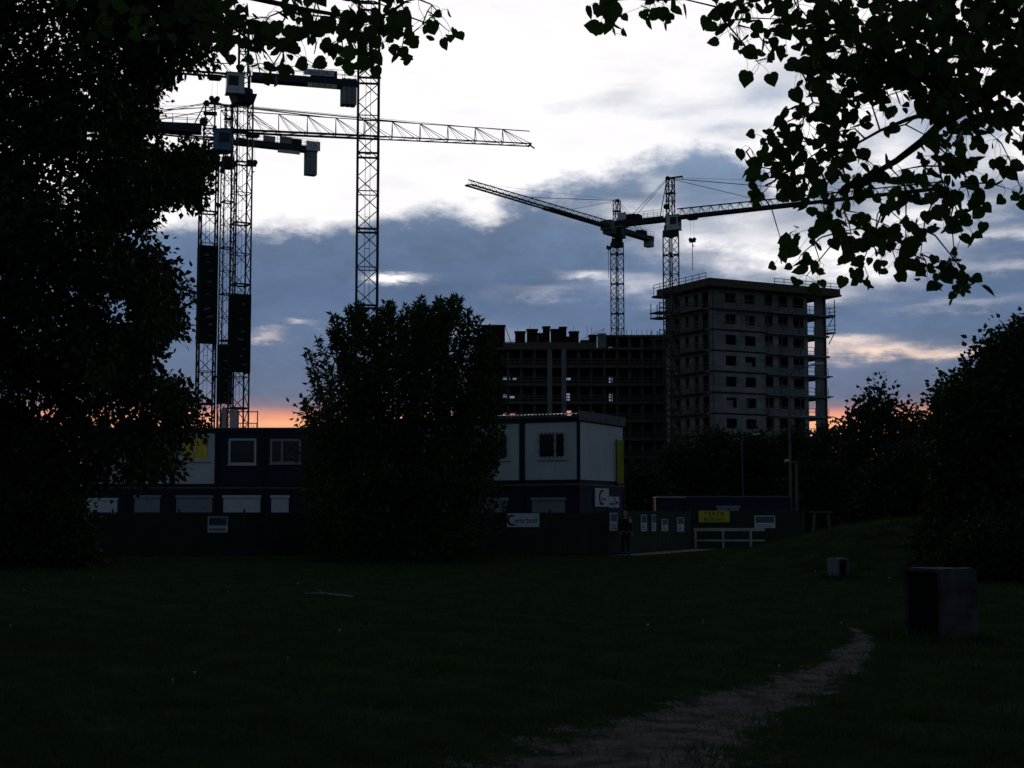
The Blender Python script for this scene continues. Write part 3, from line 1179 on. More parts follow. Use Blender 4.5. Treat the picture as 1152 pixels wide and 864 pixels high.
        while zz < zb - .6:
            mb.obox(-mv * (h + .023) + mu * r.uniform(-.3, .3) + up * zz, (mu + up * r.uniform(-.3, .3)).normalized(), mv, up, r.uniform(.12, .32), .002, r.uniform(.03, .09))
            zz += r.uniform(.6, 1.6)
        mb.build('torn_patch', 'scaf', wr)
    return root


# three cranes on the left
crane('blue cabbed tower crane, frontmost of the left three, long lattice jib pointing right', 228.5, 143, 176, 1.55, (596, 163), None, 13.0, head=2.6, jh=2.0, jh2=1.4, jn=11, fan=True,
      cab='cabb', cabside=-1, wraps=((278, 388),), hook=(.10, 3.0, 5.0), signs=((.70, -1.18, .75, .95, 'board', 'LUZ', 'ink'),), jz=2.6, deck_h=.8, cab_at=(1.2, -.3), collar=.60, mrot=.35,
      ballast_h=2.4)
crane('tallest tower crane on the left, pale cab and counter jib carrying a yellow sign', 266, 145, 106, 1.55, (130, 75), 26.0, 11.2, head=5.5, jh=1.2, jh2=.9, jn=12, cab='cabw', cabside=1,
      wraps=((332, 420),), hook=(.07, 2.4, .3), signs=((.63, .50, .62, 1.5, 'board', 'dopol S.A.', 'ink'), (.66, -.72, .45, 1.45, 'paley', 'EUROBUD', 'black')), jz=1.75, deck_h=.7,
      cab_at=(.9, -.15), mrot=.5, ballast_h=2.6)
crane('slender tower crane between two others, ballast with an arrow sign', 250, 190, 181, 1.35, (107, 142), 30.0, 11.8, head=4.6, jh=1.3, jh2=1.0, jn=14, cab='cabw', cabside=1,
      wraps=((388, 455),), arrow=True, signs=((.40, .35, .75, .8, 'ballast', '', 'ink'), (.60, .35, .85, .8, 'ballast', '', 'ink'), (.64, -.95, .45, 1.5, 'paley', '', 'black'), (.94, -.2, 1.25, .95, 'board', '', 'ink')), jz=2.6, deck_h=.75,
      mrot=.5, ballast_h=3.9)
# nearest mast, its head above the picture
crane('nearest tower crane, bare lattice mast rising behind the bushy tree out of view', 410.5, 112, -190, 1.55, (1100, -300), 34.0, 11.0, head=5.0, m='steel', mrot=.12, jz=1.8, seg=1.45, hook=None)
# two cranes by the concrete buildings
crane('olive tower crane above the low building, jib pointing left towards the viewer', 696, 262, 272, 1.6, (527, 208), None, 12.0, head=5.2, jh=1.1, jh2=.8, jn=24, m='steel2',
      cab='steel2', cabside=1, box_machine=True, hook=(.045, 3.6, 4.6), jz=2.2, deck_h=.8, ballast_h=2.0, mrot=.6, seg=1.3, thick=1.15, collar=.52, jchord=.18, headbar=.8)
crane('olive tower crane in front of the concrete tower, jib pointing right', 757.5, 203, 258, 1.5, (1066, 211), None, 8.2, head=5.6, jh=1.2, jh2=.8, jn=26, m='steel2', cab='cabw', cabside=-1,
      hook=(.06, 3.2, 3.4), signs=((.85, .45, 1.0, .65, 'board', '', 'ink'),), jz=1.5, deck_h=.7, ballast_h=1.0, mrot=.55, seg=1.3, cab_at=(1.0, .1), thick=1.1, collar=.52, jchord=.2, headbar=2.2)


# ------------------------------------------------------------------ site cabins
def cabin(label, loc, rz, w, dp, h, wallm, win=None, kind='window', group=None, framem='navy', glass='glass', ends='white', bars=False, mull=.5):
    root = thing('site_cabin', label, 'site cabin', loc, rz, group)
    p = .12
    fr = MB()
    for x in (0, w - p):
        for y in (-.02, dp - p):
            fr.box(x + .004, x + p - .004, y, y + p, 0, h)
    for z0, z1 in ((0.0, .16), (h - .20, h)):
        fr.box(p, w - p, -.018, p - .02, z0, z1).box(p, w - p, dp - p, dp, z0, z1)
        fr.box(.004, p, p, dp - p, z0, z1).box(w - p, w - .004, p, dp - p, z0, z1)
    fr.build('frame', framem, root)
    wl = MB()
    z0, z1 = .16, h - .20
    x0, x1 = p, w - p
    if win:
        a, b, c, d = win
        wl.box(x0, a, .02, .08, z0, z1).box(b, x1, .02, .08, z0, z1).box(a, b, .02, .08, z0, c).box(a, b, .02, .08, d, z1)
    else:
        wl.box(x0, x1, .02, .08, z0, z1)
    # panel joints
    wl.build('front_wall', wallm, root)
    sw = MB().box(.03, .09, p, dp - p, z0, z1).box(w - .09, w - .03, p, dp - p, z0, z1).box(x0, x1, dp - .09, dp - .03, z0, z1)
    for xq in (.022, w - .028):
        sw.box(xq, xq + .006, p + .01, dp - p - .01, h * .52, h * .52 + .02)
    sw.build('side_wall', ends, root)
    MB().box(.006, w - .006, -.015, dp, h + .001, h + .06).build('roof', 'roof', root)
    MB().box(.09, w - .09, .08, dp - .1, .05, .15).build('floor', 'wood', root)
    if win and kind == 'window':
        t = .07
        f = MB().box(a - .03, a + t, -.012, .10, c - .03, d + .03).box(b - t, b + .03, -.012, .10, c - .03, d + .03).box(a + t, b - t, -.012, .10, c - .03, c + t).box(a + t, b - t, -.012, .10, d - t, d + .03)
        if mull:
            xm = a + (b - a) * mull
            f.box(xm - .045, xm + .045, -.010, .09, c + t, d - t)
        f.box(a - .08, b + .08, -.06, -.012, c - .08, c - .032)
        fo = f.build('window', 'frame', root)
        MB().box(a + t, b - t, .05, .06, c + t, d - t).build('pane', glass, fo)
        if bars:
            g = MB()
            n = 7
            for i in range(1, n):
                x = a + (b - a) * i / n
                g.bar((x, -.04, c), (x, -.04, d), .022)
            for q in (.3, .7):
                g.bar((a, -.04, c + (d - c) * q), (b, -.04, c + (d - c) * q), .018)
            g.build('grille', 'navy', fo)
    elif win:
        s = MB()
        n = 12
        for i in range(n):
            q0 = c + (d - c) * i / n
            s.box(a, b, .012 + (.006 if i % 2 else 0), .07, q0 + .002, q0 + (d - c) / n)
        so = s.build('roller_shutter', kind, root)
        MB().box(a - .05, b + .05, -.04, .019, d, d + .12).build('shutter_box', kind, so)
    return root


YL = 72.6
HS = 2.80


def zb(py, Y):
    return P(576, py, Y).z


gl, gr = 'cabins of the left two storey row', 'cabins of the right two storey row'
cols = [92, 143, 193, 243.5, 297, 350, 402]
base0 = zb(481, YL) - 2 * HS - .06 - .065
low_sh = [(97, 131.5), (151, 179.5), (198, 238.5), (251, 292.5), (305, 324.5), (360, 390)]
low_mat = ['shutter', 'shutterg', 'shutterg', 'shutter', 'shutter', 'shutterg']
low_lab = ['navy lower cabin with a pale closed shutter, leftmost under the big tree', 'navy lower cabin with a small grey shutter, second from the left end',
           'navy lower cabin with a wide dull grey shutter, under the yellow window', 'navy lower cabin with a wide pale shutter, under the white framed window',
           'navy lower cabin with a short pale shutter beside the bushy tree', 'navy lower cabin hidden behind the bushy tree, left row']
up_lab = ['upper cabin behind the branches of the big left tree', 'off white upper cabin whose yellow window is half hidden by leaves',
          'off white upper cabin with a two pane yellow lit window', 'navy upper cabin with a single white framed window',
          'navy upper cabin with a dark two pane window beside the bushy tree', 'navy upper cabin hidden behind the bushy tree, left row']
for i in range(6):
    xa, xb = X(cols[i], YL), X(cols[i + 1], YL)
    w = xb - xa
    a, b = X(low_sh[i][0], YL) - xa, X(low_sh[i][1], YL) - xa
    y0, y1 = (578.5, 563) if i == 0 else (576.5, 560)
    c, d = zb(y0, YL) - base0, zb(y1, YL) - base0
    cabin(low_lab[i], (xa, YL, base0), 0, w - .01, 6.0, HS, 'bluep', (a, b, c, d), low_mat[i], gl, ends='bluep')
    zu = base0 + HS + .065
    if i == 0:
        win, wm, gm, mu = (.55, 1.55, 1.0, 2.0), 'white', 'glass', .5
    elif i == 1:
        win, wm, gm, mu = (X(153, YL) - xa, X(184, YL) - xa, zb(518.5, YL) - zu, zb(491, YL) - zu), 'white', 'litglass', .42
    elif i == 2:
        win, wm, gm, mu = (X(204, YL) - xa, X(234, YL) - xa, zb(518, YL) - zu, zb(490, YL) - zu), 'white', 'litglass', .38
    elif i == 3:
        win, wm, gm, mu = (X(256.5, YL) - xa, X(286.5, YL) - xa, zb(522, YL) - zu, zb(494, YL) - zu), 'bluep', 'glass', 0
    else:
        win, wm, gm, mu = (X(cols[i] + 6.5, YL) - xa, X(cols[i] + 40, YL) - xa, zb(521, YL) - zu, zb(494.5, YL) - zu), 'bluep', 'glass', .38
    r_ = cabin(up_lab[i], (xa, YL, zu), 0, w - .01, 6.0, HS, wm, win, 'window', gl, glass=gm, ends='bluep', mull=mu)
    if i >= 4:
        for ch in r_.children:
            if ch.name.startswith('window'):
                ch.data.materials[0] = MT['shutterg']

# right block: near corner seen at px 652, front runs back to the left
YR = 62.0
PR = Vector((X(652.5, YR), YR))
fdir = Vector((.90, -.436)).normalized()
bdir = Vector((-fdir.y, fdir.x))
rzr = math.atan2(fdir.y, fdir.x)
WR, DR = 2.62, 5.0
hr = 2.74
zr0 = P(652, 467, YR).z - 2 * hr - .06 - .065
rl_up = ['off white upper cabin with barred window at the corner beside the yellow banner', 'off white upper cabin left of the corner one, half behind the bushy tree',
         'upper cabin third from the corner, behind the bushy tree', 'upper cabin at the far left end of the right row, behind the bushy tree']
rl_lo = ['navy lower corner cabin with a dull blue shutter, logo sign on its end', 'navy lower cabin with a faint grey shutter, left of the corner one',
         'navy lower cabin third from the corner, behind the bushy tree', 'navy lower cabin at the far left end of the right row, behind the bushy tree']
for i in range(4):
    o = PR - fdir * (WR * (i + 1))
    cabin(rl_lo[i], (o.x, o.y, zr0), rzr, WR - .01, DR, hr, 'bluep', (.45, 1.95, 1.42, 2.12), 'shutterg', gr, ends='bluep')
    cabin(rl_up[i], (o.x, o.y, zr0 + hr + .065), rzr, WR - .01, DR, hr, 'white', (.72, 1.98, 1.05, 2.12), 'window', gr, bars=True, ends='white', mull=.62, framem='navy')
zrt = zr0 + 2 * hr + .065 + .06

# corrugated sheet laid over the right row, rising to the back
rt = thing('corrugated_roof', 'grey corrugated roof sheet over the right cabin row, open under its ridges', 'roof', (PR.x, PR.y, zrt), rzr)
mb = MB()
n = int(WR * 4 / .04)
per = .165
vs, fs = [], []
for i in range(n + 1):
    x = -.06 - i * .04
    q = ((-x) / per) % 1
    e = .055 * (1 if q < .36 else (1 - (q - .36) / .14 if q < .5 else (0 if q < .86 else (q - .86) / .14)))
    for j, y in enumerate((-.12, .8, 1.7)):
        vs.append((x, y, .035 + e + (y + .12) * .074))
for i in range(n):
    for j in range(2):
        k = i * 3 + j
        fs.append((k, k + 1, k + 4, k + 3))
mb.add(vs, fs)
so = mb.build('sheet', 'galv', rt)
sm = so.modifiers.new('thick', 'SOLIDIFY')
sm.thickness = .006
mb = MB()
mb.box(.012, .05, -.12, DR, -.20, .19)
mb.build('fascia', 'roof', rt)
mb = MB()
for i in range(5):
    MB().box(-WR * i + (-.1 if i == 0 else .0), -WR * i + (0 if i == 0 else .1), 1.45, 1.55, .002, .145).build('prop', 'navy', rt)

# guard frame and plastic sheets on the left roof
zl = base0 + 2 * HS + .065 + .06
gf = thing('roof_guard_frame', 'tube frame hung with pale plastic sheets on the left cabin roof', 'frame', (X(265, YL + 2), YL + 2, zl))
kx = (YL + 2) / FPX
mb = MB()
for px in (288, 266.5):
    mb.bar(((px - 265) * kx, 0, 0), ((px - 265) * kx, 0, 21.5 * kx), .05)
for q in (1, 7.5, 20.5):
    mb.bar(((266 - 265) * kx, 0, q * kx), ((288.5 - 265) * kx, 0, q * kx), .045)
for px in range(269, 288, 3):
    mb.bar(((px - 265) * kx, 0, 1 * kx), ((px - 265) * kx, 0, 7.5 * kx), .02)
for px in (243, 247, 253):
    mb.bar(((px - 265) * kx, .1, 0), ((px - 265) * kx, .1, 20 * kx), .05)
mb.build('tube_frame', 'scaf', gf)
for a, b, t in ((247.5, 253, 26), (256, 266, 24)):
    vs, fs = [], []
    for i in range(7):
        for j in range(7):
            vs.append(((a + (b - a) * i / 6 - 265) * kx, .12 + .05 * math.sin(i * 2.1 + j * .7), (1.5 + (t - 2) * j / 6) * kx))
    for i in range(6):
        for j in range(6):
            k = i * 7 + j
            fs.append((k, k + 1, k + 8, k + 7))
    s_ = MB().add(vs, fs).build('plastic_sheet', 'sheetw', gf)
    s_.modifiers.new('thick', 'SOLIDIFY').thickness = .01

# blue single storey cabin on the right, behind the fence
YB = 83.0
xa, xb = X(741, YB), X(890, YB)
cabin('low blue single storey cabin behind the fence with the yellow sign', (xa, YB, P(741, 557.5, YB).z - 2.68), 0, xb - xa, 2.5, 2.6, 'bluep', (3.2, 4.4, 1.1, 2.0), 'shutterg', ends='bluep', framem='bluep')
cn = thing('entrance_canopy', 'thin pale edged canopy over the site entrance beside the blue cabin', 'canopy', (X(755, YB - 2), YB - 2, 0))
kb = (YB - 2) / FPX
zc = P(755, 560, YB - 2).z
MB().box(-17 * kb, 17.5 * kb, 0, 1.9, zc, zc + .055).build('roof', 'rail', cn)
MB().box(-16 * kb, 17 * kb, .105, 1.7, zc - .85, zc - .005).build('panel', 'bluep', cn)
for x in (-16 * kb, 16 * kb):
    for y in (.02, 1.8):
        MB().box(x - .04, x + .04, y, y + .08, 0, zc - .002).build('post', 'navy', cn)


# ------------------------------------------------------------------ green hoarding
def fence(label, a, b, h, gate=False):
    a, b = Vector((*a, 0)), Vector((*b, 0))
    d = (b - a).normalized()
    L = (b - a).length
    nrm = Vector((d.y, -d.x, 0))
    root = thing('site_fence', label, 'fence', a)
    up = Vector((0, 0, 1))
    n = max(2, round(L / 2.5))
    pm = MB()
    for i in range(n):
        s0, s1 = L * i / n + .05, L * (i + 1) / n - .05
        k = int((s1 - s0) / .1)
        for j in range(k):   # trapezoid sheet ribs
            t0, t1 = s0 + (s1 - s0) * j / k, s0 + (s1 - s0) * (j + 1) / k
            e = .012 if j % 2 else 0
            pm.obox(d * ((t0 + t1) / 2) + nrm * e + up * (h / 2 + .03), d, nrm, up, (t1 - t0) / 2 - .0005, .012, h / 2 - .03)
    pm.build('sheet_panel', 'green', root)
    for i in range(n + 1):
        MB().obox(d * (L * i / n) - nrm * .03 + up * ((h + .12) / 2 - .05), d, nrm, up, .035, .035, (h + .12) / 2 + .05).build('post', 'green', root)
    rm = MB()
    for q in (.35, h - .2):
        rm.obox(d * (L / 2) - nrm * .045 + up * q, d, nrm, up, L / 2, .02, .03)
    rm.build('rail', 'green', root)
    return d, nrm


d1, n1 = fence('long dark green sheet fence in front of the cabin rows', FA, FB, 1.72)
d2, n2 = fence('angled dark green sheet fence hung with paper notices', FB, FC_, 1.80)
d3, n3 = fence('dark green sheet fence carrying the yellow site sign', FD, FE, 1.85)
# stub of fence that closes the corner by the entrance
fence('short dark green fence return beside the white rail', FC_, FD, 1.80)
# pale tie posts standing up behind the long fence
for px, lab in ((108, 'leftmost'), (163, 'second from left'), (219, 'third from left'), (275, 'fourth, under the wide pale shutter,'), (331, 'fifth, beside the bushy tree,')):
    Y = 56.6 + (px - 40) * .0084
    o = MB((X(px, Y), Y, 0))
    for e in (-.06, .06):
        o.bar((X(px, Y) + e, Y, -.05), (X(px, Y) + e, Y, P(px, 577.5, Y).z), .05)
    o.bar((X(px, Y) - .06, Y, 1.5), (X(px, Y) + .06, Y, 1.5), .04)
    q = o.build('tie_post', 'scaf')
    q.location = (X(px, Y), Y, 0)
    tag(q, 'twin steel tie post behind the long green fence, %s' % lab, 'post', 'tie posts behind the long fence')


def on_fence(px, a, b):
    """point of the fence line a-b seen in column px"""
    a, b = Vector(a), Vector(b)
    t = (px - CX) / FPX
    d = b - a
    s = (t * a.y - a.x) / (d.x - t * d.y)   # columns are lines x = t*y for level points
    return a + d * s


def board(label, px0, px1, py0, py1, a, b, nrm, m='board', cat='sign', name='sign_board', gap=.06, prints=()):
    """flat sign on a fence / wall line; prints: (u0,u1,v0,v1,material) rectangles or ('t',u,v,size,text,mat)"""
    p, q = on_fence(px0, a, b), on_fence(px1, a, b)
    Ym = (p.y + q.y) / 2
    z1, z0 = P(px0, py0, Ym).z, P(px0, py1, Ym).z
    c = (p + q) / 2
    c = Vector((c.x, c.y, 0)) + Vector((*nrm[:2], 0)).normalized() * gap
    d = Vector((q.x - p.x, q.y - p.y, 0))
    w = d.length
    d.normalize()
    nn = Vector((*nrm[:2], 0)).normalized()
    up = Vector((0, 0, 1))
    root = thing(name, label, cat, (c.x, c.y, z0))
    h = z1 - z0
    MB().obox(up * h / 2, d, nn, up, w / 2, .012, h / 2).build('panel', m, root)
    for pr in prints:
        if pr[0] == 't':
            _, u, v, sz, body, mm, sq = pr
            text('lettering', body, sz * h, frame_of(d * ((u - .5) * w) + up * (v * h) + nn * .016, d, nn), mm, root, sq)
        elif pr[0] == 'arc':
            _, u, v, r, mm = pr
            mb = MB()
            for k in range(14):
                a0, a1 = math.radians(60 + k * 17.5), math.radians(60 + (k + 1) * 17.5)
                t0, t1 = r * h * (.10 + .16 * math.sin(PI * k / 14)), 0
                cc = d * ((u - .5) * w) + up * (v * h) + nn * .015
                mb.obox(cc + d * (math.cos((a0 + a1) / 2) * r * h) + up * (math.sin((a0 + a1) / 2) * r * h),
                        d * -math.sin((a0 + a1) / 2) + up * math.cos((a0 + a1) / 2), nn, d * math.cos((a0 + a1) / 2) + up * math.sin((a0 + a1) / 2), r * h * .17, .002, t0)
            mb.build('logo_mark', mm, root)
        else:
            u0, u1, v0, v1, mm = pr
            MB().obox(d * (((u0 + u1) / 2 - .5) * w) + up * ((v0 + v1) / 2 * h) + nn * .0145, d, nn, up, (u1 - u0) / 2 * w, .002, (v1 - v0) / 2 * h).build('print', mm, root)
    return root


lines = lambda v0, v1, n, m='ink', u0=.1, u1=.9: [(u0, u1 - .12 * ((i * 7) % 3), v0 + (v1 - v0) * i / n, v0 + (v1 - v0) * (i + .45) / n, m) for i in range(n)]
board('white board with blue picture above a line of print, on the long fence', 235, 257.5, 581, 599, FA, FB, n1,
      prints=[(.05, .95, .44, .95, 'inkb')] + [(.08 + .105 * i, .14 + .105 * i, .10, .26, 'ink') for i in range(8)] + lines(.62, .9, 3, 'ink'))
board('white board with dark curved mark and lettering, on the long fence', 570, 606, 577.5, 593, FA, FB, n1, prints=[('arc', .17, .5, .34, 'ink'), ('t', .58, .48, .56, 'werbud', 'ink', 1.0)])
board('faint grey board on the long fence, left of the lettered one', 520, 538, 588, 597, FA, FB, n1, m='ballast', prints=lines(.2, .8, 2))
gnot = 'paper notices on the angled fence'
for px0, px1, y0, y1, lab in ((684, 692.5, 577, 597, 'tall notice left of the standing person'), (719, 725.5, 579, 597.5, 'narrow notice first to the right of the person'),
                              (731, 735.5, 579, 597.5, 'very narrow dull notice second to the right of the person'), (742, 749, 584, 597.5, 'short bright notice third to the right of the person'),
                              (759.5, 767, 582, 598, 'dull notice nearest the white rail')):
    a, b, nn = (FA, FB, n1) if px0 < 684 else (FB, FC_, n2)
    o = board(lab, px0, px1, y0, y1, a, b, nn, cat='notice', name='notice_board', m='board' if px0 in (684, 742) else 'shutter',
              prints=[(.08, .92, .52, .95, 'inkb')] + lines(.08, .46, 3, 'inkb'))
    o['group'] = gnot
board('yellow sign reading TEREN BUDOWY on the green fence', 784.5, 819, 574.5, 587.5, FD, FE, n3, m='yellow',
      prints=[('t', .5, .70, .50, 'T E R E N', 'black', .95), ('t', .5, .24, .44, 'BUDOWY', 'black', 1.05)])
board('white sign with blue top band right of the yellow sign', 847, 870, 580, 594, FD, FE, n3, prints=[(.05, .95, .42, .93, 'inkb')] + lines(.1, .36, 2, 'shutterg'))

# signs on the end of the right cabin row
ea, eb = PR + fdir * .0, PR + bdir * DR
board('square white logo sign on the navy end of the lower corner cabin', 668.5, 684, 549.3, 570, ea, eb, fdir, gap=.02,
      prints=[('arc', .5, .5, .36, 'ink'), ('t', .62, .42, .26, 'werbud', 'inkb', .8)])
board('low white sign with a dark bar beside the square logo sign', 684.4, 695.5, 558.8, 571, ea, eb, fdir, gap=.02, prints=[(.5, .58, .02, .98, 'ink'), (.08, .42, .2, .45, 'inkb'), (.65, .9, .3, .6, 'inkb')])
# yellow banner standing off the wall end
pb = on_fence(694, ea, eb)
bn = thing('banner', 'tall yellow vertical banner at the end of the upper corner cabin', 'banner', (pb.x, pb.y, 0))
kbn = pb.y / FPX
z1, z0 = P(694, 495.5, pb.y).z, P(694, 544, pb.y).z
fx = Vector((.985, -.17, 0)).normalized()
fn = Vector((-fx.y, fx.x, 0)) * -1
vs, fs = [], []
for i in range(4):
    for j in range(13):
        q = fx * ((-3.2 + 7.6 * i / 3) * kbn) + fn * (.02 * math.sin(j * .9) + .06) + Vector((0, 0, z0 + (z1 - z0) * j / 12))
        vs.append(q + Vector((.12, -.10, 0)))
for i in range(3):
    for j in range(12):
        k = i * 13 + j
        fs.append((k, k + 13, k + 14, k + 1))
o = MB().add(vs, fs).build('cloth', 'fabric_y', bn)
o.modifiers.new('thick', 'SOLIDIFY').thickness = .012
mb = MB()
mb.bar(fx * (-3.6 * kbn) + Vector((.12, -.1, z0 - .1)), fx * (-3.6 * kbn) + Vector((.12, -.1, z1 + .05)), .06)
for z in (z0 + .1, z1 - .1):
    mb.bar(fx * (-3.6 * kbn) + Vector((.12, -.1, z)), fx * (-3.6 * kbn) + Vector((-.05, .05, z)), .04)
mb.build('pole', 'navy', bn)

# ------------------------------------------------------------------ white rail, lamps, blocks, trestle, stick
YW = 74.5
wr = thing('white_rail', 'white painted barrier rail in front of the yellow sign, half behind the mound', 'barrier', (X(782, YW), YW, 0))
kw = YW / FPX
mb = MB()
mb.box(-2 * kw, 78 * kw, -.05, .05, zb(597.5, YW), zb(594, YW)).build('top_rail', 'rail', wr)
MB().box(1.5 * kw, 78 * kw, -.03, .03, zb(609, YW), zb(607, YW)).build('mid_rail', 'rail', wr)
for px in (0, 31, 62):
    MB().box((px - 1.2) * kw, (px + 1.2) * kw, -.06, .06, -.1, zb(597.5, YW) - .002).build('post', 'rail', wr)


def street_lamp(label, px, Y, y_top, tip_px, tip_py, r=.07):
    x = X(px, Y)
    z = P(px, y_top, Y).z
    root = thing('street_lamp', label, 'street lamp', (x, Y, hz(x, Y)), 0, 'street lamps beyond the fence')
    z -= hz(x, Y)
    k = Y / FPX
    dx, dz = (tip_px - px) * k, (y_top - tip_py) * k
    mb = MB().tube([(0, 0, -.1), (0, 0, 1.2), (0, 0, z)], [r * 1.5, r * 1.2, r * .8], 10)
    mb.build('pole', 'lampm', root)
    ax = dx * .62
    MB().tube([(0, 0, z - .02), (ax * .2, 0, z + dz * .45), (ax, 0, z + dz * .8)], [r * .7, r * .6, r * .5], 8).build('arm', 'lampm', root)
    sgn = 1 if dx > 0 else -1
    L = abs(dx) * .42
    h = MB()
    sec = []
    for t, wd, ht in ((0, .06, .05), (.25, .13, .09), (.7, .16, .10), (1.0, .07, .04)):
        for e, f in ((-1, -.3), (1, -.3), (.7, 1), (-.7, 1)):
            sec.append((ax + sgn * L * t * 1.1 - sgn * .05, e * wd, z + dz * (.8 + .2 * t) + f * ht))
    fs = [tuple(range(3, -1, -1)), (12, 13, 14, 15)]
    for i in range(3):
        for j in range(4):
            a, b = i * 4 + j, i * 4 + (j + 1) % 4
            fs.append((a, b, b + 4, a + 4))
    hd = h.add(sec, fs).build('lamp_head', 'lamphead', root)
    MB().box(min(ax + sgn * L * .3, ax + sgn * L * .8), max(ax + sgn * L * .3, ax + sgn * L * .8), -.09, .09, z + dz * .9 - .07, z + dz * .9 - .035).build('diffuser', 'glass', hd)
    return root


street_lamp('tallest street lamp, arm slanting up to the right before the concrete tower', 890, 85, 424, 928, 408.5)
street_lamp('street lamp above the blue cabin, short arm to the right', 836, 118, 495, 856, 488, .06)
street_lamp('street lamp on the right with head turned left, behind the mound', 897, 92, 522, 884, 518, .09)


import bmesh


def concrete_block(label, px_c, Y, a, b, h, rot, open_left, seed):
    """precast box with a recessed face; origin at the near upright edge, x runs right, y runs left and away"""
    x = X(px_c, Y)
    z = hz(x, Y)
    r = random.Random(seed)
    root = thing('concrete_block', label, 'concrete block', (x, Y, z), rot)
    t = .075
    bm = bmesh.new()
    bmesh.ops.create_cube(bm, size=1.0)
    for v in bm.verts:
        v.co = Vector((v.co.x * a + a / 2, v.co.y * b + b / 2, v.co.z * h + h / 2 - .06))
    bm.faces.ensure_lookup_table()
    want = Vector((-1, 0, 0)) if open_left else Vector((0, -1, 0))
    f = max(bm.faces, key=lambda q: q.normal.dot(want))
    bmesh.ops.inset_region(bm, faces=[f], thickness=t)
    e = bmesh.ops.extrude_face_region(bm, geom=[f])
    bmesh.ops.translate(bm, verts=[v for v in e['geom'] if isinstance(v, bmesh.types.BMVert)], vec=-want * ((a if open_left else b) - t))
    bmesh.ops.delete(bm, geom=[f], context='FACES')
    bmesh.ops.bevel(bm, geom=list(bm.edges), offset=.018, segments=2, affect='EDGES')
    bmesh.ops.subdivide_edges(bm, edges=[q for q in bm.edges if q.calc_length() > .2], cuts=5, use_grid_fill=True)
    for v in bm.verts:
        v.co += Vector((r.uniform(-1, 1), r.uniform(-1, 1), r.uniform(-1, 1))) * .005
    me = bpy.data.meshes.new('shell')
    bm.to_mesh(me)
    bm.free()
    me.materials.append(MT['block_conc' if open_left else 'concrete'])
    o = bpy.data.objects.new('shell', me)
    COL.objects.link(o)
    o.parent = root
    if open_left:  # black sheet added across the opening to paint the hollow's inner shade
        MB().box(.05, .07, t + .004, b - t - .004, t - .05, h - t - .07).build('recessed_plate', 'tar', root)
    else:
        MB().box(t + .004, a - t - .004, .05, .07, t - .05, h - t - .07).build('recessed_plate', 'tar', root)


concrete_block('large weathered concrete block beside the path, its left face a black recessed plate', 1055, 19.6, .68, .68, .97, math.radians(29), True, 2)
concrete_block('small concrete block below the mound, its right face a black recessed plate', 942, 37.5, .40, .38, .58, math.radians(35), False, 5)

bt = P(924, 581, 54)
tr = thing('timber_trestle', 'small weathered timber trestle on top of the grass mound', 'trestle', (bt.x, bt.y, hz(bt.x, bt.y)))
hb = max(.35, P(924, 575, 54).z - hz(bt.x, bt.y))
MB().box(-.38, .38, -.14, .14, hb - .06, hb).build('top', 'wood', tr)
for sx in (-.3, .3):
    for sy in (-1, 1):
        MB().bar((sx * 1.1, sy * .16, -.05), (sx * .8, sy * .05, hb - .06), .06).build('leg', 'wood', tr)
st = thing('fallen_stick', 'thin bleached stick lying in the grass near the bushy tree', 'stick', (*P(368, 671, 29.9).xy, 0))
mb = MB()
a, b = Vector((-.58, 1.0, .03)), Vector((.56, -.6, .05))
mb.tube([a, a.lerp(b, .4) + Vector((0, .05, .02)), b], [.012, .018, .022], 6)
mb.tube([a.lerp(b, .4) + Vector((0, .05, .02)), a.lerp(b, .3) + Vector((-.05, .25, .08))], [.010, .004], 5)
mb.build('wood', 'twig', st)


# ------------------------------------------------------------------ person by the fence
def skin_body(name, joints, edges, m, parent, sub=2, rootv=0):
    me = bpy.data.meshes.new(name)
    me.from_pydata([j[0] for j in joints], edges, [])
    o = bpy.data.objects.new(name, me)
    COL.objects.link(o)
    o.modifiers.new('skin', 'SKIN')
    for i, j in enumerate(joints):
        r = j[1]
        me.skin_vertices[0].data[i].radius = r if isinstance(r, tuple) else (r, r)
        me.skin_vertices[0].data[i].use_root = (i == rootv)
    s = o.modifiers.new('sub', 'SUBSURF')
    s.levels = s.render_levels = sub
    dg = bpy.context.evaluated_depsgraph_get()
    dg.update()
    m2 = bpy.data.meshes.new_from_object(o.evaluated_get(dg))
    bpy.data.objects.remove(o)
    m2.materials.clear()
    m2.materials.append(MT[m])
    m2.polygons.foreach_set('use_smooth', [True] * len(m2.polygons))
    q = bpy.data.objects.new(name, m2)
    COL.objects.link(q)
    q.parent = parent
    return q


YP = 62.2
xp = X(703.5, YP)
pr = thing('person', 'person in dark jacket with a pale bag on one shoulder, standing by the angled fence', 'person', (xp, YP, hz(xp, YP) + .006), math.radians(20))
J = [((0, 0, .93), (.15, .11)), ((0, .0, 1.12), (.14, .10)), ((0, .02, 1.33), (.17, .11)), ((0, .02, 1.45), (.09, .075)), ((0, .0, 1.52), (.055, .055)), ((0, -.01, 1.60), (.075, .09)), ((0, 0, 1.70), (.07, .085)),
     ((.19, .02, 1.40), .062), ((.25, .03, 1.13), .048), ((.25, -.08, .90), .036), ((.245, -.11, .81), .03),
     ((-.19, .02, 1.40), .062), ((-.25, .03, 1.13), .048), ((-.24, -.06, .89), .036), ((-.235, -.08, .80), .03),
     ((.10, 0, .84), .095), ((.11, -.02, .48), .066), ((.115, .04, .09), .045), ((.125, -.10, .04), .04),
     ((-.10, 0, .84), .095), ((-.115, -.05, .48), .066), ((-.12, -.04, .09), .045), ((-.13, -.18, .04), .04)]
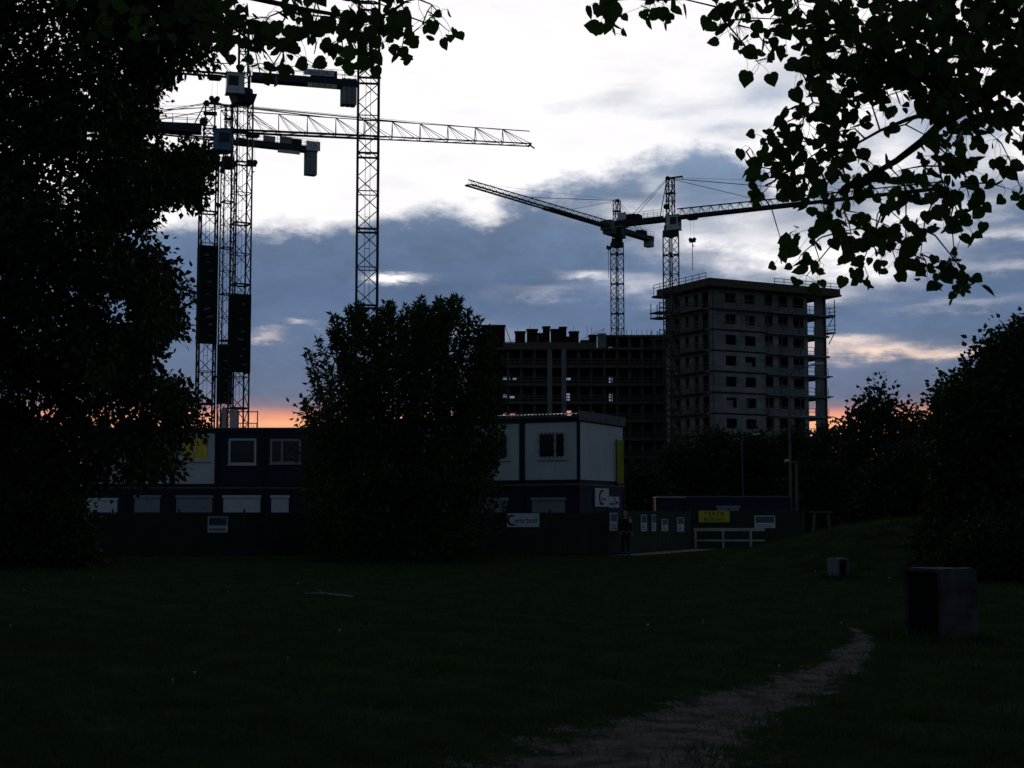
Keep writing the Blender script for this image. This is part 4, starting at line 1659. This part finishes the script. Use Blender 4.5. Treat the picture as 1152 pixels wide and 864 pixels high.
E = [(0, 1), (1, 2), (2, 3), (3, 4), (4, 5), (5, 6), (2, 7), (7, 8), (8, 9), (9, 10), (2, 11), (11, 12), (12, 13), (13, 14), (0, 15), (15, 16), (16, 17), (17, 18), (0, 19), (19, 20), (20, 21), (21, 22)]
body = skin_body('body', J, E, 'skin', pr)
# five fingers on each hand, nose, ears joined into the body mesh as small chains
mbh = MB()
for sx in (1, -1):
    hx, hy, hzz = sx * .245, -.11 if sx > 0 else -.08, .80
    for i, (o_, ln) in enumerate(((-.03, .065), (-.01, .075), (.01, .07), (.03, .055))):
        mbh.tube([(hx, hy + o_, hzz), (hx - sx * .005, hy + o_, hzz - ln * .6), (hx - sx * .02, hy + o_, hzz - ln)], [.010, .009, .007], 6)
    mbh.tube([(hx, hy - .03, hzz + .02), (hx - sx * .02, hy - .06, hzz - .015), (hx - sx * .025, hy - .06, hzz - .04)], [.011, .010, .008], 6)
    mbh.tube([(sx * .072, .0, 1.645), (sx * .092, .012, 1.65)], [.03, .022], 7)
mbh.tube([(0, -.085, 1.665), (0, -.112, 1.635), (0, -.095, 1.625)], [.010, .016, .010], 6)
k = len(body.data.vertices)
import bmesh
bm = bmesh.new()
bm.from_mesh(body.data)
vv = [bm.verts.new(q) for q in mbh.v]
for f in mbh.f:
    bm.faces.new([vv[i] for i in f])
bm.to_mesh(body.data)
bm.free()
skin_body('jacket', [((0, 0, .86), (.18, .14)), ((0, 0, 1.12), (.17, .13)), ((0, .02, 1.33), (.195, .135)), ((0, .02, 1.46), (.11, .10)), ((.20, .02, 1.40), .080), ((.26, .03, 1.13), .064), ((.255, -.075, .92), .052),
                     ((-.20, .02, 1.40), .080), ((-.26, .03, 1.13), .064), ((-.245, -.055, .91), .052)], [(0, 1), (1, 2), (2, 3), (2, 4), (4, 5), (5, 6), (2, 7), (7, 8), (8, 9)], 'cloth', pr)
skin_body('trousers', [((0, 0, .92), (.16, .125)), ((.10, 0, .84), .112), ((.11, -.02, .48), .083), ((.115, .03, .08), .066), ((-.10, 0, .84), .112), ((-.115, -.05, .48), .083), ((-.12, -.045, .08), .066)],
          [(0, 1), (1, 2), (2, 3), (0, 4), (4, 5), (5, 6)], 'cloth2', pr)
skin_body('shoe', [((.115, .06, .045), .05), ((.125, -.14, .04), .045)], [(0, 1)], 'cloth', pr)
skin_body('shoe', [((-.12, -.02, .045), .05), ((-.13, -.22, .04), .045)], [(0, 1)], 'cloth', pr)
skin_body('hair', [((0, .03, 1.64), (.083, .08)), ((0, .03, 1.735), (.078, .085)), ((0, -.02, 1.765), (.06, .06))], [(0, 1), (1, 2)], 'hair', pr)
bg_ = thing('shoulder_bag', 'pale bag slung on the shoulder of the person by the fence', 'bag', (xp, YP, hz(xp, YP)), math.radians(20))
skin_body('pouch', [((.14, -.16, 1.28), (.10, .055)), ((.15, -.17, 1.46), (.085, .05))], [(0, 1)], 'bag', bg_)
MB().tube([(.16, -.14, 1.50), (.14, -.02, 1.51), (.12, .12, 1.46), (.14, .17, 1.30)], .018, 6).build('strap', 'bag', bg_)

# ------------------------------------------------------------------ trees
# --- large small-leaved tree on the left
bx = [(-260, 250), (-100, 250), (0, 240), (30, 232), (60, 236), (74, 200), (92, 178), (110, 174), (128, 178), (140, 160), (152, 152), (165, 158), (178, 186), (195, 206), (212, 200), (230, 178), (255, 160), (275, 140), (290, 180),
      (305, 200), (325, 195), (345, 210), (365, 200), (385, 180), (400, 160), (415, 150), (432, 165), (445, 205), (460, 228), (474, 232), (482, 205), (495, 192), (515, 192), (530, 182), (545, 60)]
by, bv = [q[0] for q in bx], [q[1] for q in bx]
YT = 18.0
cent = []
r = np.random.default_rng(11)
while len(cent) < 2750:
    y = r.uniform(-260, 545)
    b = np.interp(y, by, bv) + 9 * math.sin(y * .16) + 6 * math.sin(y * .41 + 1)
    x = r.uniform(-130, b)
    if r.uniform() < .25:
        x = b - abs(r.normal()) * 26
    x -= 7
    Y = YT + r.normal() * 1.1
    # a few loose gaps where sky shows through
    if x > b - 60 and math.sin(x * .21 + y * .05) + math.sin(y * .19 - x * .07) + r.normal() * .35 < -.35:
        continue
    if (y > 500 and x < 142 and r.uniform() < .6) or (y > 488 and 136 < x < 156 and r.uniform() < .85):
        continue
    if any(((x - gx_) / gw) ** 2 + ((y - gy_) / gh) ** 2 < 1 for gx_, gy_, gw, gh in ((15, 440, 30, 9), (62, 462, 14, 9), (130, 455, 40, 7), (138, 141, 34, 8), (112, 132, 14, 9), (178, 150, 14, 10), (100, 140, 10, 8), (150, 120, 8, 5), (80, 60, 7, 5), (25, 170, 7, 5), (60, 250, 9, 6), (90, 330, 10, 6), (40, 370, 8, 6), (150, 92, 10, 6), (40, 42, 6, 5), (130, 345, 22, 8), (145, 268, 22, 18), (120, 475, 24, 7))):
        continue
    cent.append(tuple(P(x, y, Y)))
for _ in range(34):
    x = r.uniform(186, 236)
    y = 186 - (x - 186) * .12 + r.normal() * 8 + (6 if x < 215 else 0)
    cent.append(tuple(P(x, y, YT + r.normal() * .4)))
for _ in range(22):
    q = r.uniform(0, 1)
    cent.append(tuple(P(200 + 18 * q + r.normal() * 5, 196 + 26 * q + r.normal() * 4, YT + r.normal() * .3)))
for _ in range(420):   # the rest of the crown, outside the picture
    a = r.uniform(0, 2 * PI)
    q = r.uniform(.3, 1) ** .5
    cent.append((-8.2 + math.cos(a) * 3.6 * q, YT + 1 + math.sin(a) * 3.6 * q, r.uniform(2.6, 12.5)))
base = Vector((-8.0, 18.6, hz(-8, 18.6)))
make_tree('leafy_tree', 'large dark small leaved tree filling the left edge of the view', 'tree', base, [base, base + Vector((.05, 0, 1.5)), base + Vector((.2, -.1, 3.5)), base + Vector((.3, .1, 6)), base + Vector((.2, 0, 9)), base + Vector((.1, .1, 12))],
          [.30, .25, .21, .17, .11, .05], cent, 54, .095, .078, LEAF_SMALL, 'leaf_dark', .5, r_tip=.0045, power=.40)

# --- linden on the right: twig clusters hanging into view
cl = [(677, 14, 5), (690, 8, 5), (735, 8, 8), (679, 36, 3), (748, 4, 4), (810, 16, 8), (831, 36, 8), (815, 32, 3), (876, 30, 9), (870, 46, 4), (901, 42, 3), (867, 67, 2), (839, 70, 2), (854, 80, 2), (923, 68, 5), (845, 8, 9), (895, 12, 9), (930, 25, 14),
      (900, 88, 4), (918, 98, 6), (935, 85, 10), (945, 110, 12), (960, 60, 16), (990, 40, 16), (1020, 30, 16), (1060, 25, 16), (1100, 20, 16), (1140, 20, 16), (980, 90, 16), (1010, 80, 16), (1045, 75, 16), (1085, 60, 15), (1125, 65, 15), (1150, 95, 14),
      (1000, 115, 8), (925, 125, 11), (905, 140, 8), (965, 130, 10), (1060, 105, 12), (1095, 100, 12), (1130, 120, 12), (990, 60, 14), (1110, 135, 9), (1085, 135, 9), (1060, 128, 8),
      (878, 150, 7), (890, 165, 6), (860, 165, 4), (844, 175, 3), (868, 182, 6), (850, 195, 3), (852, 209, 3), (857, 226, 2), (880, 205, 6), (895, 195, 7), (905, 175, 8), (930, 165, 9), (950, 155, 7), (942, 188, 7), (925, 205, 6), (905, 225, 5),
      (976, 188, 6), (990, 200, 5), (960, 205, 6), (945, 222, 6), (1015, 200, 4), (1040, 205, 7), (1020, 222, 7), (1000, 228, 6), (1055, 185, 8), (1074, 184, 7), (1070, 160, 8), (1087, 154, 9), (1050, 165, 6), (1085, 200, 5), (1060, 215, 5),
      (1134, 184, 4), (1130, 220, 2), (1147, 216, 4), (1147, 160, 6), (1122, 165, 3), (1091, 231, 2), (1083, 258, 5), (1064, 243, 5), (1095, 215, 3), (1075, 230, 3),
      (890, 268, 6), (901, 295, 3), (914, 265, 3), (880, 282, 3), (908, 318, 2), (923, 303, 3), (950, 245, 5), (935, 255, 3), (959, 280, 6), (970, 305, 5), (950, 268, 3), (976, 252, 6), (985, 270, 4), (1008, 300, 5), (995, 285, 4), (1014, 256, 6), (1019, 278, 6), (1036, 293, 5),
      (1030, 262, 4), (1044, 312, 5), (1060, 300, 5), (1074, 297, 6), (1079, 322, 5), (1088, 318, 3), (1000, 262, 4), (930, 235, 5)]
r = np.random.default_rng(21)
for _ in range(46):
    x = r.uniform(880, 1165)
    y = r.uniform(-40, np.interp(x, [880, 920, 960, 1010, 1060, 1165], [20, 75, 110, 100, 110, 105]))
    cl.append((x, y, 12))
YN = 6.2


def linden(label, base, trunk, trad, clus, limbs, extra, seed):
    r = np.random.default_rng(seed)
    root = thing('linden_tree', label, 'tree', base, 0, 'linden trees leaning over the viewer')
    pos, tip, siz, nodes, hub = [], [], [], [], []
    for (x, y, n) in clus:
        Y = YN + r.normal() * .45
        c = np.array(P(x, y, Y))
        nodes.append(c + np.array([0, 0, .03]))
        for _ in range(int(n * 1.7 + .5)):
            o = r.normal(size=3) * np.array([.036, .07, .032]) * (1 if n < 8 else 1.5)
            o[2] -= .01
            t = np.array([o[0] * 10 + r.normal() * .55, r.normal() * .55, -.60 + r.normal() * .45])
            t /= np.linalg.norm(t)
            s = r.uniform(.030, .065)
            pos.append(c + o - t * s * .5)
            tip.append(t)
            siz.append(s)
            hub.append(c + np.array([0, 0, .03]))
    for c in extra:
        c = np.array(c)
        nodes.append(c)
        for _ in range(22):
            o = r.normal(size=3) * .22
            t = np.array([r.normal() * .5, r.normal() * .5, -.6 + r.normal() * .4])
            t /= np.linalg.norm(t)
            pos.append(c + o)
            tip.append(t)
            siz.append(r.uniform(.06, .085))
    mb = MB(base)
    lim = []
    for L in limbs:
        pts = [P(x, y, Yq) for x, y, Yq, _ in L]
        mb.tube(pts, [q[3] for q in L], 7)
        lim.append(pts)
    # twigs from every cluster to the nearest limb or earlier twig
    seeds = [np.array(q) for pts in lim for a, b in zip(pts, pts[1:]) for q in (a, a.lerp(b, .33), a.lerp(b, .66))]
    A = np.array(seeds + [np.array(q) for q in trunk[2:]])
    nseed = len(A)
    todo = sorted(nodes, key=lambda c: np.min(np.linalg.norm(A - c, axis=1)))
    nd = np.zeros(len(A))
    for c in todo:
        d = np.linalg.norm(A - c, axis=1)
        j = int(np.argmin(d + .35 * nd))
        m = (A[j] + c) / 2 + r.normal(size=3) * .05 * d[j] + np.array([0, 0, .08 * d[j]])
        rr_ = .0022 + .0035 * min(d[j], 1.5)
        mb.tube([Vector(A[j]), Vector(m), Vector(c)], [rr_ * 1.3, rr_, .0018], 5, cap=False)
        A = np.vstack([A, m, c])
        nd = np.append(nd, [nd[j] + d[j] / 2, nd[j] + d[j]])
    mb.tube(trunk, trad, 12)
    # petioles
    pos, tip, siz = np.array(pos), np.array(tip), np.array(siz)
    for i, hb_ in enumerate(hub):
        b, hb_ = Vector(pos[i]), Vector(hb_)
        mb.tube([b, (b + hb_) / 2 - Vector(tip[i]) * .012, hb_], [.0009, .0010, .0012], 3, cap=False)
    mb.build('trunk', 'bark', root, smooth=True)
    roll = r.normal(size=pos.shape) * np.array([.6, .9, .45]) + np.array([0, -.55, .25])
    leaf_mesh('crown', pos, tip, siz, LEAF_HEART, 'leaf_linden', root, base, roll)
    return root


bR = Vector((4.3, 6.6, hz(4.3, 6.6)))
trR = [bR + Vector(q) for q in ((0, 0, -.1), (0, 0, 1.2), (-.1, 0, 2.6), (-.2, .1, 4.2), (-.1, 0, 6.5), (0, 0, 9))]
limR = [[(1640, -20, 6.5, .075), (1420, -40, 6.4, .055), (1260, 20, 6.3, .042), (1150, 78, 6.25, .030), (1095, 118, 6.2, .024), (1058, 140, 6.2, .020), (1036, 160, 6.2, .017), (1008, 181, 6.15, .014), (984, 195, 6.1, .011), (962, 216, 6.1, .007)],
        [(1120, 98, 6.25, .016), (1052, 125, 6.1, .011), (1022, 134, 6.05, .009), (990, 147, 6.0, .006), (940, 175, 6.0, .004)],
        [(1420, -40, 6.4, .05), (1200, -70, 6.2, .036), (1060, -30, 6.1, .026), (960, -12, 6.0, .018), (860, -20, 6.0, .012), (760, -14, 6.0, .008), (695, -6, 6.0, .004)]]
rx_ = np.random.default_rng(31)
extR = []
while len(extR) < 260:
    q = rx_.normal(size=3) * np.array([2.4, 2.6, 1.9]) + np.array([3.8, 5.2, 6.6])
    dd_ = Vector(q) - Vector((0, 0, EYE))
    inview = q[1] > .3 and abs(q[0] / q[1]) < .36 and (q[2] - EYE) / q[1] < .385
    if q[2] > 2.6 and not inview and np.linalg.norm(q - np.array([0, 0, EYE])) > 2 and q[0] > 1.3:
        extR.append(tuple(q))
linden('broad leaved linden hanging large leaves over the upper right of the view', bR, trR, [.26, .20, .17, .14, .10, .05], cl, limR, extR, 41)

cL = [(80, 2, 3), (110, 32, 3), (172, 44, 3), (150, 18, 5), (205, 20, 6), (120, 6, 5), (232, 12, 7), (247, 30, 6), (251, 52, 5), (262, 12, 6), (278, 22, 6), (276, 67, 3), (300, 28, 7), (311, 44, 7), (322, 60, 6), (308, 80, 4), (293, 74, 1), (334, 45, 5), (345, 8, 5), (352, 26, 6), (362, 42, 5), (374, 56, 4), (378, 20, 6),
      (392, 48, 6), (404, 36, 7), (417, 60, 5), (400, 10, 7), (388, 72, 2), (412, 74, 3), (425, 32, 6), (440, 9, 6), (436, 48, 4), (444, 20, 3), (455, 34, 2), (462, 46, 3), (470, 8, 2), (476, 34, 1), (486, 13, 3), (491, 33, 2), (495, 25, 1), (505, 42, 2), (452, 62, 2), (330, 15, 6), (285, 45, 5), (268, 40, 4)]
bL = Vector((-4.4, 5.2, hz(-4.4, 5.2)))
trL = [bL + Vector(q) for q in ((0, 0, -.1), (0, 0, 1.3), (.1, 0, 2.7), (.15, .1, 4.4), (.1, 0, 6.5), (0, 0, 8.6))]
limL = [[(-480, -120, 5.6, .05), (-120, -90, 6.0, .034), (120, -40, 6.1, .022), (260, -8, 6.2, .014), (340, 10, 6.2, .010), (400, 20, 6.2, .007), (450, 15, 6.2, .004), (490, 30, 6.2, .0025)],
        [(200, -25, 6.15, .012), (255, 25, 6.2, .007), (300, 60, 6.2, .004)]]
extL = []
while len(extL) < 170:
    q = rx_.normal(size=3) * np.array([2.1, 2.2, 1.7]) + np.array([-4.0, 4.4, 6.3])
    inview = q[1] > .3 and abs(q[0] / q[1]) < .36 and (q[2] - EYE) / q[1] < .385
    if q[2] > 2.6 and not inview and np.linalg.norm(q - np.array([0, 0, EYE])) > 2 and q[0] < -1.3:
        extL.append(tuple(q))
linden('broad leaved linden dipping a leafy branch into the upper left of the view', bL, trL, [.24, .19, .16, .13, .09, .05], cL, limL, extL, 43)

# --- bushy upright tree in front of the cabins
YM = 53.5
prof = [(338, 405), (345, 395), (352, 425), (358, 380), (366, 395), (374, 365), (384, 372), (392, 358), (402, 352), (412, 362), (420, 352), (430, 358), (440, 342), (450, 352), (458, 350), (466, 345), (475, 344), (484, 356), (492, 348), (500, 352),
        (510, 346), (520, 348), (530, 358), (540, 366), (552, 380), (560, 392), (566, 410), (572, 440)]
bm_ = Vector((X(455, YM), YM, hz(X(455, YM), YM)))
rm = np.random.default_rng(51)
pos, tip, skel = [], [], []
km = YM / FPX
for s in range(260):
    # one upright shoot: ends near the outline or inside the crown
    x = rm.uniform(340, 572)
    yt = np.interp(x, [q[0] for q in prof], [q[1] for q in prof]) + (rm.uniform(-15, 8) if s < 90 else rm.uniform(10, 150))
    dY = rm.normal() * 1.5 * (1 - abs(x - 455) / 160)
    ln = rm.uniform(26, 60)
    top = np.array(P(x, yt, YM + dY))
    lean = (x - 455) / 115 * .35 + rm.normal() * .06
    bot = top - np.array([lean * ln * km, 0, ln * km])
    skel += [bot]
    nl = int(ln * 2.6)
    for t in np.linspace(0, 1, nl):
        c = bot + (top - bot) * t
        a = rm.uniform(0, 2 * PI)
        wd = .04 + .15 * (1 - t)
        pos.append(c + np.array([math.cos(a), math.sin(a), 0]) * rm.uniform(0, wd))
        tip.append((math.cos(a) * .8, math.sin(a) * .8, .35 + rm.normal() * .5))
for s in range(1050):
    x = rm.uniform(336, 574)
    yo = np.interp(x, [q[0] for q in prof], [q[1] for q in prof])
    y = rm.uniform(yo + 52, 622)
    q = min(1, max(0, (y - 440) / 60))
    x = 455 + (x - 455) * (.97 - .17 * q - .10 * max(0, (y - 540) / 80)) - 8 * q
    dY = rm.normal() * 1.4
    c = np.array(P(x, y, YM + dY))
    if rm.uniform() < .4:
        skel.append(c)
    for _ in range(30):
        o = rm.normal(size=3) * np.array([.26, .26, .24])
        pos.append(c + o)
        tip.append(o * 2 + rm.normal(size=3) * .5 + np.array([0, 0, .1]))
root = thing('bushy_tree', 'dense bushy upright tree in front of the cabins and long fence', 'tree', bm_)
mb = MB(bm_)
for q in range(6):
    a = q * 1.05
    f = Vector((math.cos(a) * .35, math.sin(a) * .3, 0))
    mb.tube([bm_ + f * .5 + Vector((0, 0, -.1)), bm_ + f * 1.6 + Vector((0, 0, 1.4)), bm_ + f * 3.5 + Vector((0, 0, 3.2))], [.11, .09, .06], 7)
skeleton([bm_ + Vector((0, 0, -.1)), bm_ + Vector((0, 0, 1.0)), bm_ + Vector((.1, 0, 2.2)), bm_ + Vector((0, 0, 3.8)), bm_ + Vector((0, 0, 5.2))], [.16, .14, .12, .09, .05], skel, mb, .006, .40, 4)
mb.build('trunk', 'bark', root, smooth=True)
pos, tip = np.array(pos), np.array(tip)
leaf_mesh('crown', pos, tip, .20 * (1 + rm.uniform(-.3, .3, len(pos))), LEAF_LONG, 'leaf_mid', root, bm_)


def blob_tree(name, label, Y, outline, ybot, n, n_each, spread, size, m, seed, depth, group=None, tmpl=LEAF_SMALL, px0=None, r_tip=.01, cat='tree'):
    """crown whose upper outline in the view is the polyline outline [(px, py)]; it has real depth"""
    r = np.random.default_rng(seed)
    ox, oy = [q[0] for q in outline], [q[1] for q in outline]
    a, b = min(ox), max(ox)
    mid = (a + b) / 2 if px0 is None else px0
    cs_ = []
    while len(cs_) < n:
        x = r.uniform(a, b)
        top = np.interp(x, ox, oy)
        if top >= ybot:
            continue
        y = top + (ybot - top) * r.uniform() ** 1.25 + spread / Y * FPX * .6
        wd = max(.12, 1 - ((x - mid) / (max(b - mid, mid - a) + 1)) ** 2) ** .5
        Yq = Y + r.uniform(-1, 1) * depth * wd
        p = P(x, y, Yq)
        cs_.append((p.x, Yq, max(p.z, hz(p.x, Yq) + .15)))
    bx_ = X(mid, Y)
    base = Vector((bx_, Y, hz(bx_, Y)))
    H = P(mid, min(oy), Y).z - base.z
    tk = [base + Vector((0, 0, -.1)), base + Vector((.02 * H, 0, .18 * H)), base + Vector((0, .02 * H, .42 * H)), base + Vector((-.02 * H, 0, .68 * H)), base + Vector((0, 0, .93 * H))]
    sk = [cs_[i] for i in range(0, n, 3)]
    return make_tree(name, label, cat, base, tk, [.030 * H, .024 * H, .018 * H, .011 * H, .003 * H], cs_, n_each, spread, size, tmpl, m, .2, r_tip, group, sk, .05, .40, sides=4)


# --- right edge tree
blob_tree('leafy_tree', 'large dark broad tree at the right edge behind the mound', 40.0,
          [(x_ + 14, y_ + (14 if y_ < 630 else 0)) for x_, y_ in ((1036, 640), (1042, 560), (1046, 475), (1050, 430), (1056, 416), (1066, 418), (1078, 404), (1092, 396), (1100, 372), (1112, 368), (1118, 362), (1126, 350), (1134, 356), (1141, 343), (1150, 352), (1165, 338), (1200, 322), (1240, 335), (1270, 380), (1290, 450), (1300, 640))],
          650, 1400, 56, .22, .16, 'leaf_dark', 61, 2.6, px0=1165)
# --- shrubs at the lower left and under the right tree
blob_tree('shrub', 'dark rounded shrub under the big left tree', 47.0, [(-190, 480), (-60, 466), (0, 470), (30, 476), (55, 486), (72, 510), (84, 560), (98, 634)], 634, 1300, 50, .24, .16, 'leaf_dark', 63, 1.8, px0=10, cat='shrub')
blob_tree('shrub', 'dark low shrub at the foot of the right edge tree', 36.5, [(1060, 655), (1075, 610), (1100, 590), (1140, 585), (1190, 600), (1220, 655)], 655, 260, 50, .22, .12, 'leaf_dark', 65, 1.4, px0=1140, cat='shrub')

# --- trees behind the blue cabin, in front of the concrete tower
gt = 'trees between the fence and the concrete tower'
rows_ = [(128, [(738, 560), (742, 528), (752, 510), (764, 502), (776, 505), (788, 524), (794, 560)], 'dull rounded tree behind the site entrance canopy'),
         (132, [(770, 560), (778, 512), (790, 494), (806, 487), (820, 492), (834, 512), (840, 560)], 'dull tree left of the lamp above the blue cabin'),
         (126, [(814, 560), (822, 515), (836, 494), (850, 490), (864, 496), (876, 515), (884, 560)], 'dull tree right of the lamp above the blue cabin'),
         (135, [(860, 560), (868, 505), (880, 486), (896, 482), (910, 490), (922, 512), (928, 560)], 'dull tree before the right part of the concrete tower'),
         (130, [(898, 575), (906, 515), (918, 490), (934, 480), (948, 482), (960, 502), (966, 575)], 'tree at the right foot of the concrete tower'),
         (110, [(940, 585), (948, 510), (956, 476), (964, 462), (972, 452), (979, 436), (985, 426), (991, 438), (998, 450), (1006, 460), (1014, 490), (1022, 585)], 'tall pointed tree against the sunset right of the concrete tower'),
         (118, [(996, 585), (1002, 505), (1010, 474), (1018, 458), (1026, 462), (1036, 472), (1046, 480), (1056, 520), (1062, 585)], 'loose tree against the sunset between the pointed tree and the right edge tree'),
         (124, [(1030, 585), (1036, 510), (1046, 470), (1060, 455), (1080, 450), (1100, 470), (1112, 585)], 'tree seen behind the right edge tree'),
         (100, [(696, 590), (700, 548), (708, 532), (718, 528), (730, 535), (742, 552), (750, 590)], 'small dull tree behind the angled fence beside the yellow banner'),
         (112, [(880, 590), (888, 545), (905, 525), (930, 518), (955, 522), (975, 545), (985, 590)], 'bushy tree behind the right street lamp'),
         (96, [(960, 600), (970, 550), (990, 520), (1015, 505), (1040, 512), (1060, 550), (1066, 600)], 'dense dark tree behind the grass mound')]
for i, (Y, ol, lab) in enumerate(rows_):
    blob_tree('leafy_tree', lab, Y, ol, ol[0][1] + 18, 240, 40, .46, .36, 'leaf_far', 100 + i, 2.6, gt, r_tip=.012)

# ------------------------------------------------------------------ grass and small flowers
rg = np.random.default_rng(71)
n = 230000
t = rg.uniform(0, 1, n)
Yg = 7.5 * (60 / 7.5) ** (t ** .85)
Xg = rg.uniform(-.42, .42, n) * Yg
pc, pw_ = path_at(Yg)
dpath = np.abs(Xg - pc) / (pw_ + .02)
keep = ((Yg > 21) | (dpath > .85 + .45 * rg.normal(size=n)) | (rg.uniform(size=n) < .04)) & ((Xg - FA[0]) * (FB[1] - FA[1]) - (Yg - FA[1]) * (FB[0] - FA[0]) > 2.0)
clump = np.sin(Xg * 3.1 + 1) * np.sin(Yg * 2.3) + .6 * np.sin(Xg * 7.7 + Yg * 5.1)
keep &= rg.uniform(-1.6, 1.2, n) < clump + .6
Xg, Yg, clump = Xg[keep], Yg[keep], clump[keep]
tall = np.ones(len(Xg))
weeds = rg.uniform(size=len(Xg)) < .006          # taller weeds standing out of the turf
tall[weeds] = rg.uniform(1.5, 2.6, weeds.sum())
ex, ey = [], []
for bx_, by_, w_ in ((X(1055, 19.6), 19.9, .62), (X(942, 37.5), 37.7, .42), (bm_.x, bm_.y, 3.0), (X(60, 45), 45.5, 2.5)):   # long grass round the blocks and under the shrubs
    a_ = rg.uniform(0, 2 * PI, 900)
    q_ = w_ * (1 + .22 * rg.normal(size=900))
    ex.append(bx_ + .05 + np.cos(a_) * q_)
    ey.append(by_ + np.sin(a_) * q_)
# scrubby tufts over the mound
tx_, ty_ = 8.0 + 9 * rg.uniform(size=140), 38.5 + 9 * rg.uniform(size=140)
ex.append(np.repeat(tx_, 22) + .14 * rg.normal(size=3080))
ey.append(np.repeat(ty_, 22) + .14 * rg.normal(size=3080))
ex, ey = np.concatenate(ex), np.concatenate(ey)
Xg, Yg, clump = np.concatenate([Xg, ex]), np.concatenate([Yg, ey]), np.concatenate([clump, np.zeros(len(ex))])
tall = np.concatenate([tall, rg.uniform(1.2, 2.4, len(ex))])
pos = np.stack([Xg, Yg, hgt(Xg, Yg) - .006], 1)
tip = np.stack([rg.normal(size=len(Xg)) * .45, rg.normal(size=len(Xg)) * .45, np.ones(len(Xg))], 1)
size = (.045 + .035 * rg.uniform(size=len(Xg)) + .02 * np.clip(clump, 0, 1)) * (1 + .012 * Yg) * tall
BL = (np.array([(-.07, 0, 0), (.07, 0, 0), (0, 1, .12)]), np.array([(0, 1, 2)]))
g = leaf_mesh('grass', pos, tip, size, BL, 'grass')
tag(g, 'short rough grass covering the field', 'grass', kind='stuff')
mb = MB()
for _ in range(130):
    Y = rg.uniform(9.2, 19)
    c, w = path_at(Y)
    x = float(c) + float(w) * rg.normal() * .55
    q = rg.uniform(.008, .024)
    z = hz(x, Y) + .012
    mb.tube([(x, Y, z - .01), (x + q * .2, Y, z + q * .35), (x, Y + q * .2, z + q * .8)], [q, q * 1.05, q * .4], 6)
tag(mb.build('gravel', 'paving', smooth=True), 'small loose stones scattered along the dirt path', 'gravel', kind='stuff')
mb = MB()
for _ in range(26):
    Y = rg.uniform(14, 44)
    x = rg.uniform(-.33, .36) * Y
    if rg.uniform() < .45:
        Y = rg.uniform(38, 44)
        x = rg.uniform(8.0, 13.5)
    z = hz(x, Y)
    s = rg.uniform(.008, .016) * (1 + Y * .02)
    mb.tube([(x, Y, z), (x, Y, z + .05)], .002, 4)
    mb.tube([(x, Y, z + .05), (x, Y, z + .05 + s * .5), (x, Y, z + .05 + s)], [s * .6, s, s * .6], 7)
tag(mb.build('wild_flowers', 'petal'), 'tiny pale wild flowers dotted through the grass', 'flowers', kind='stuff')
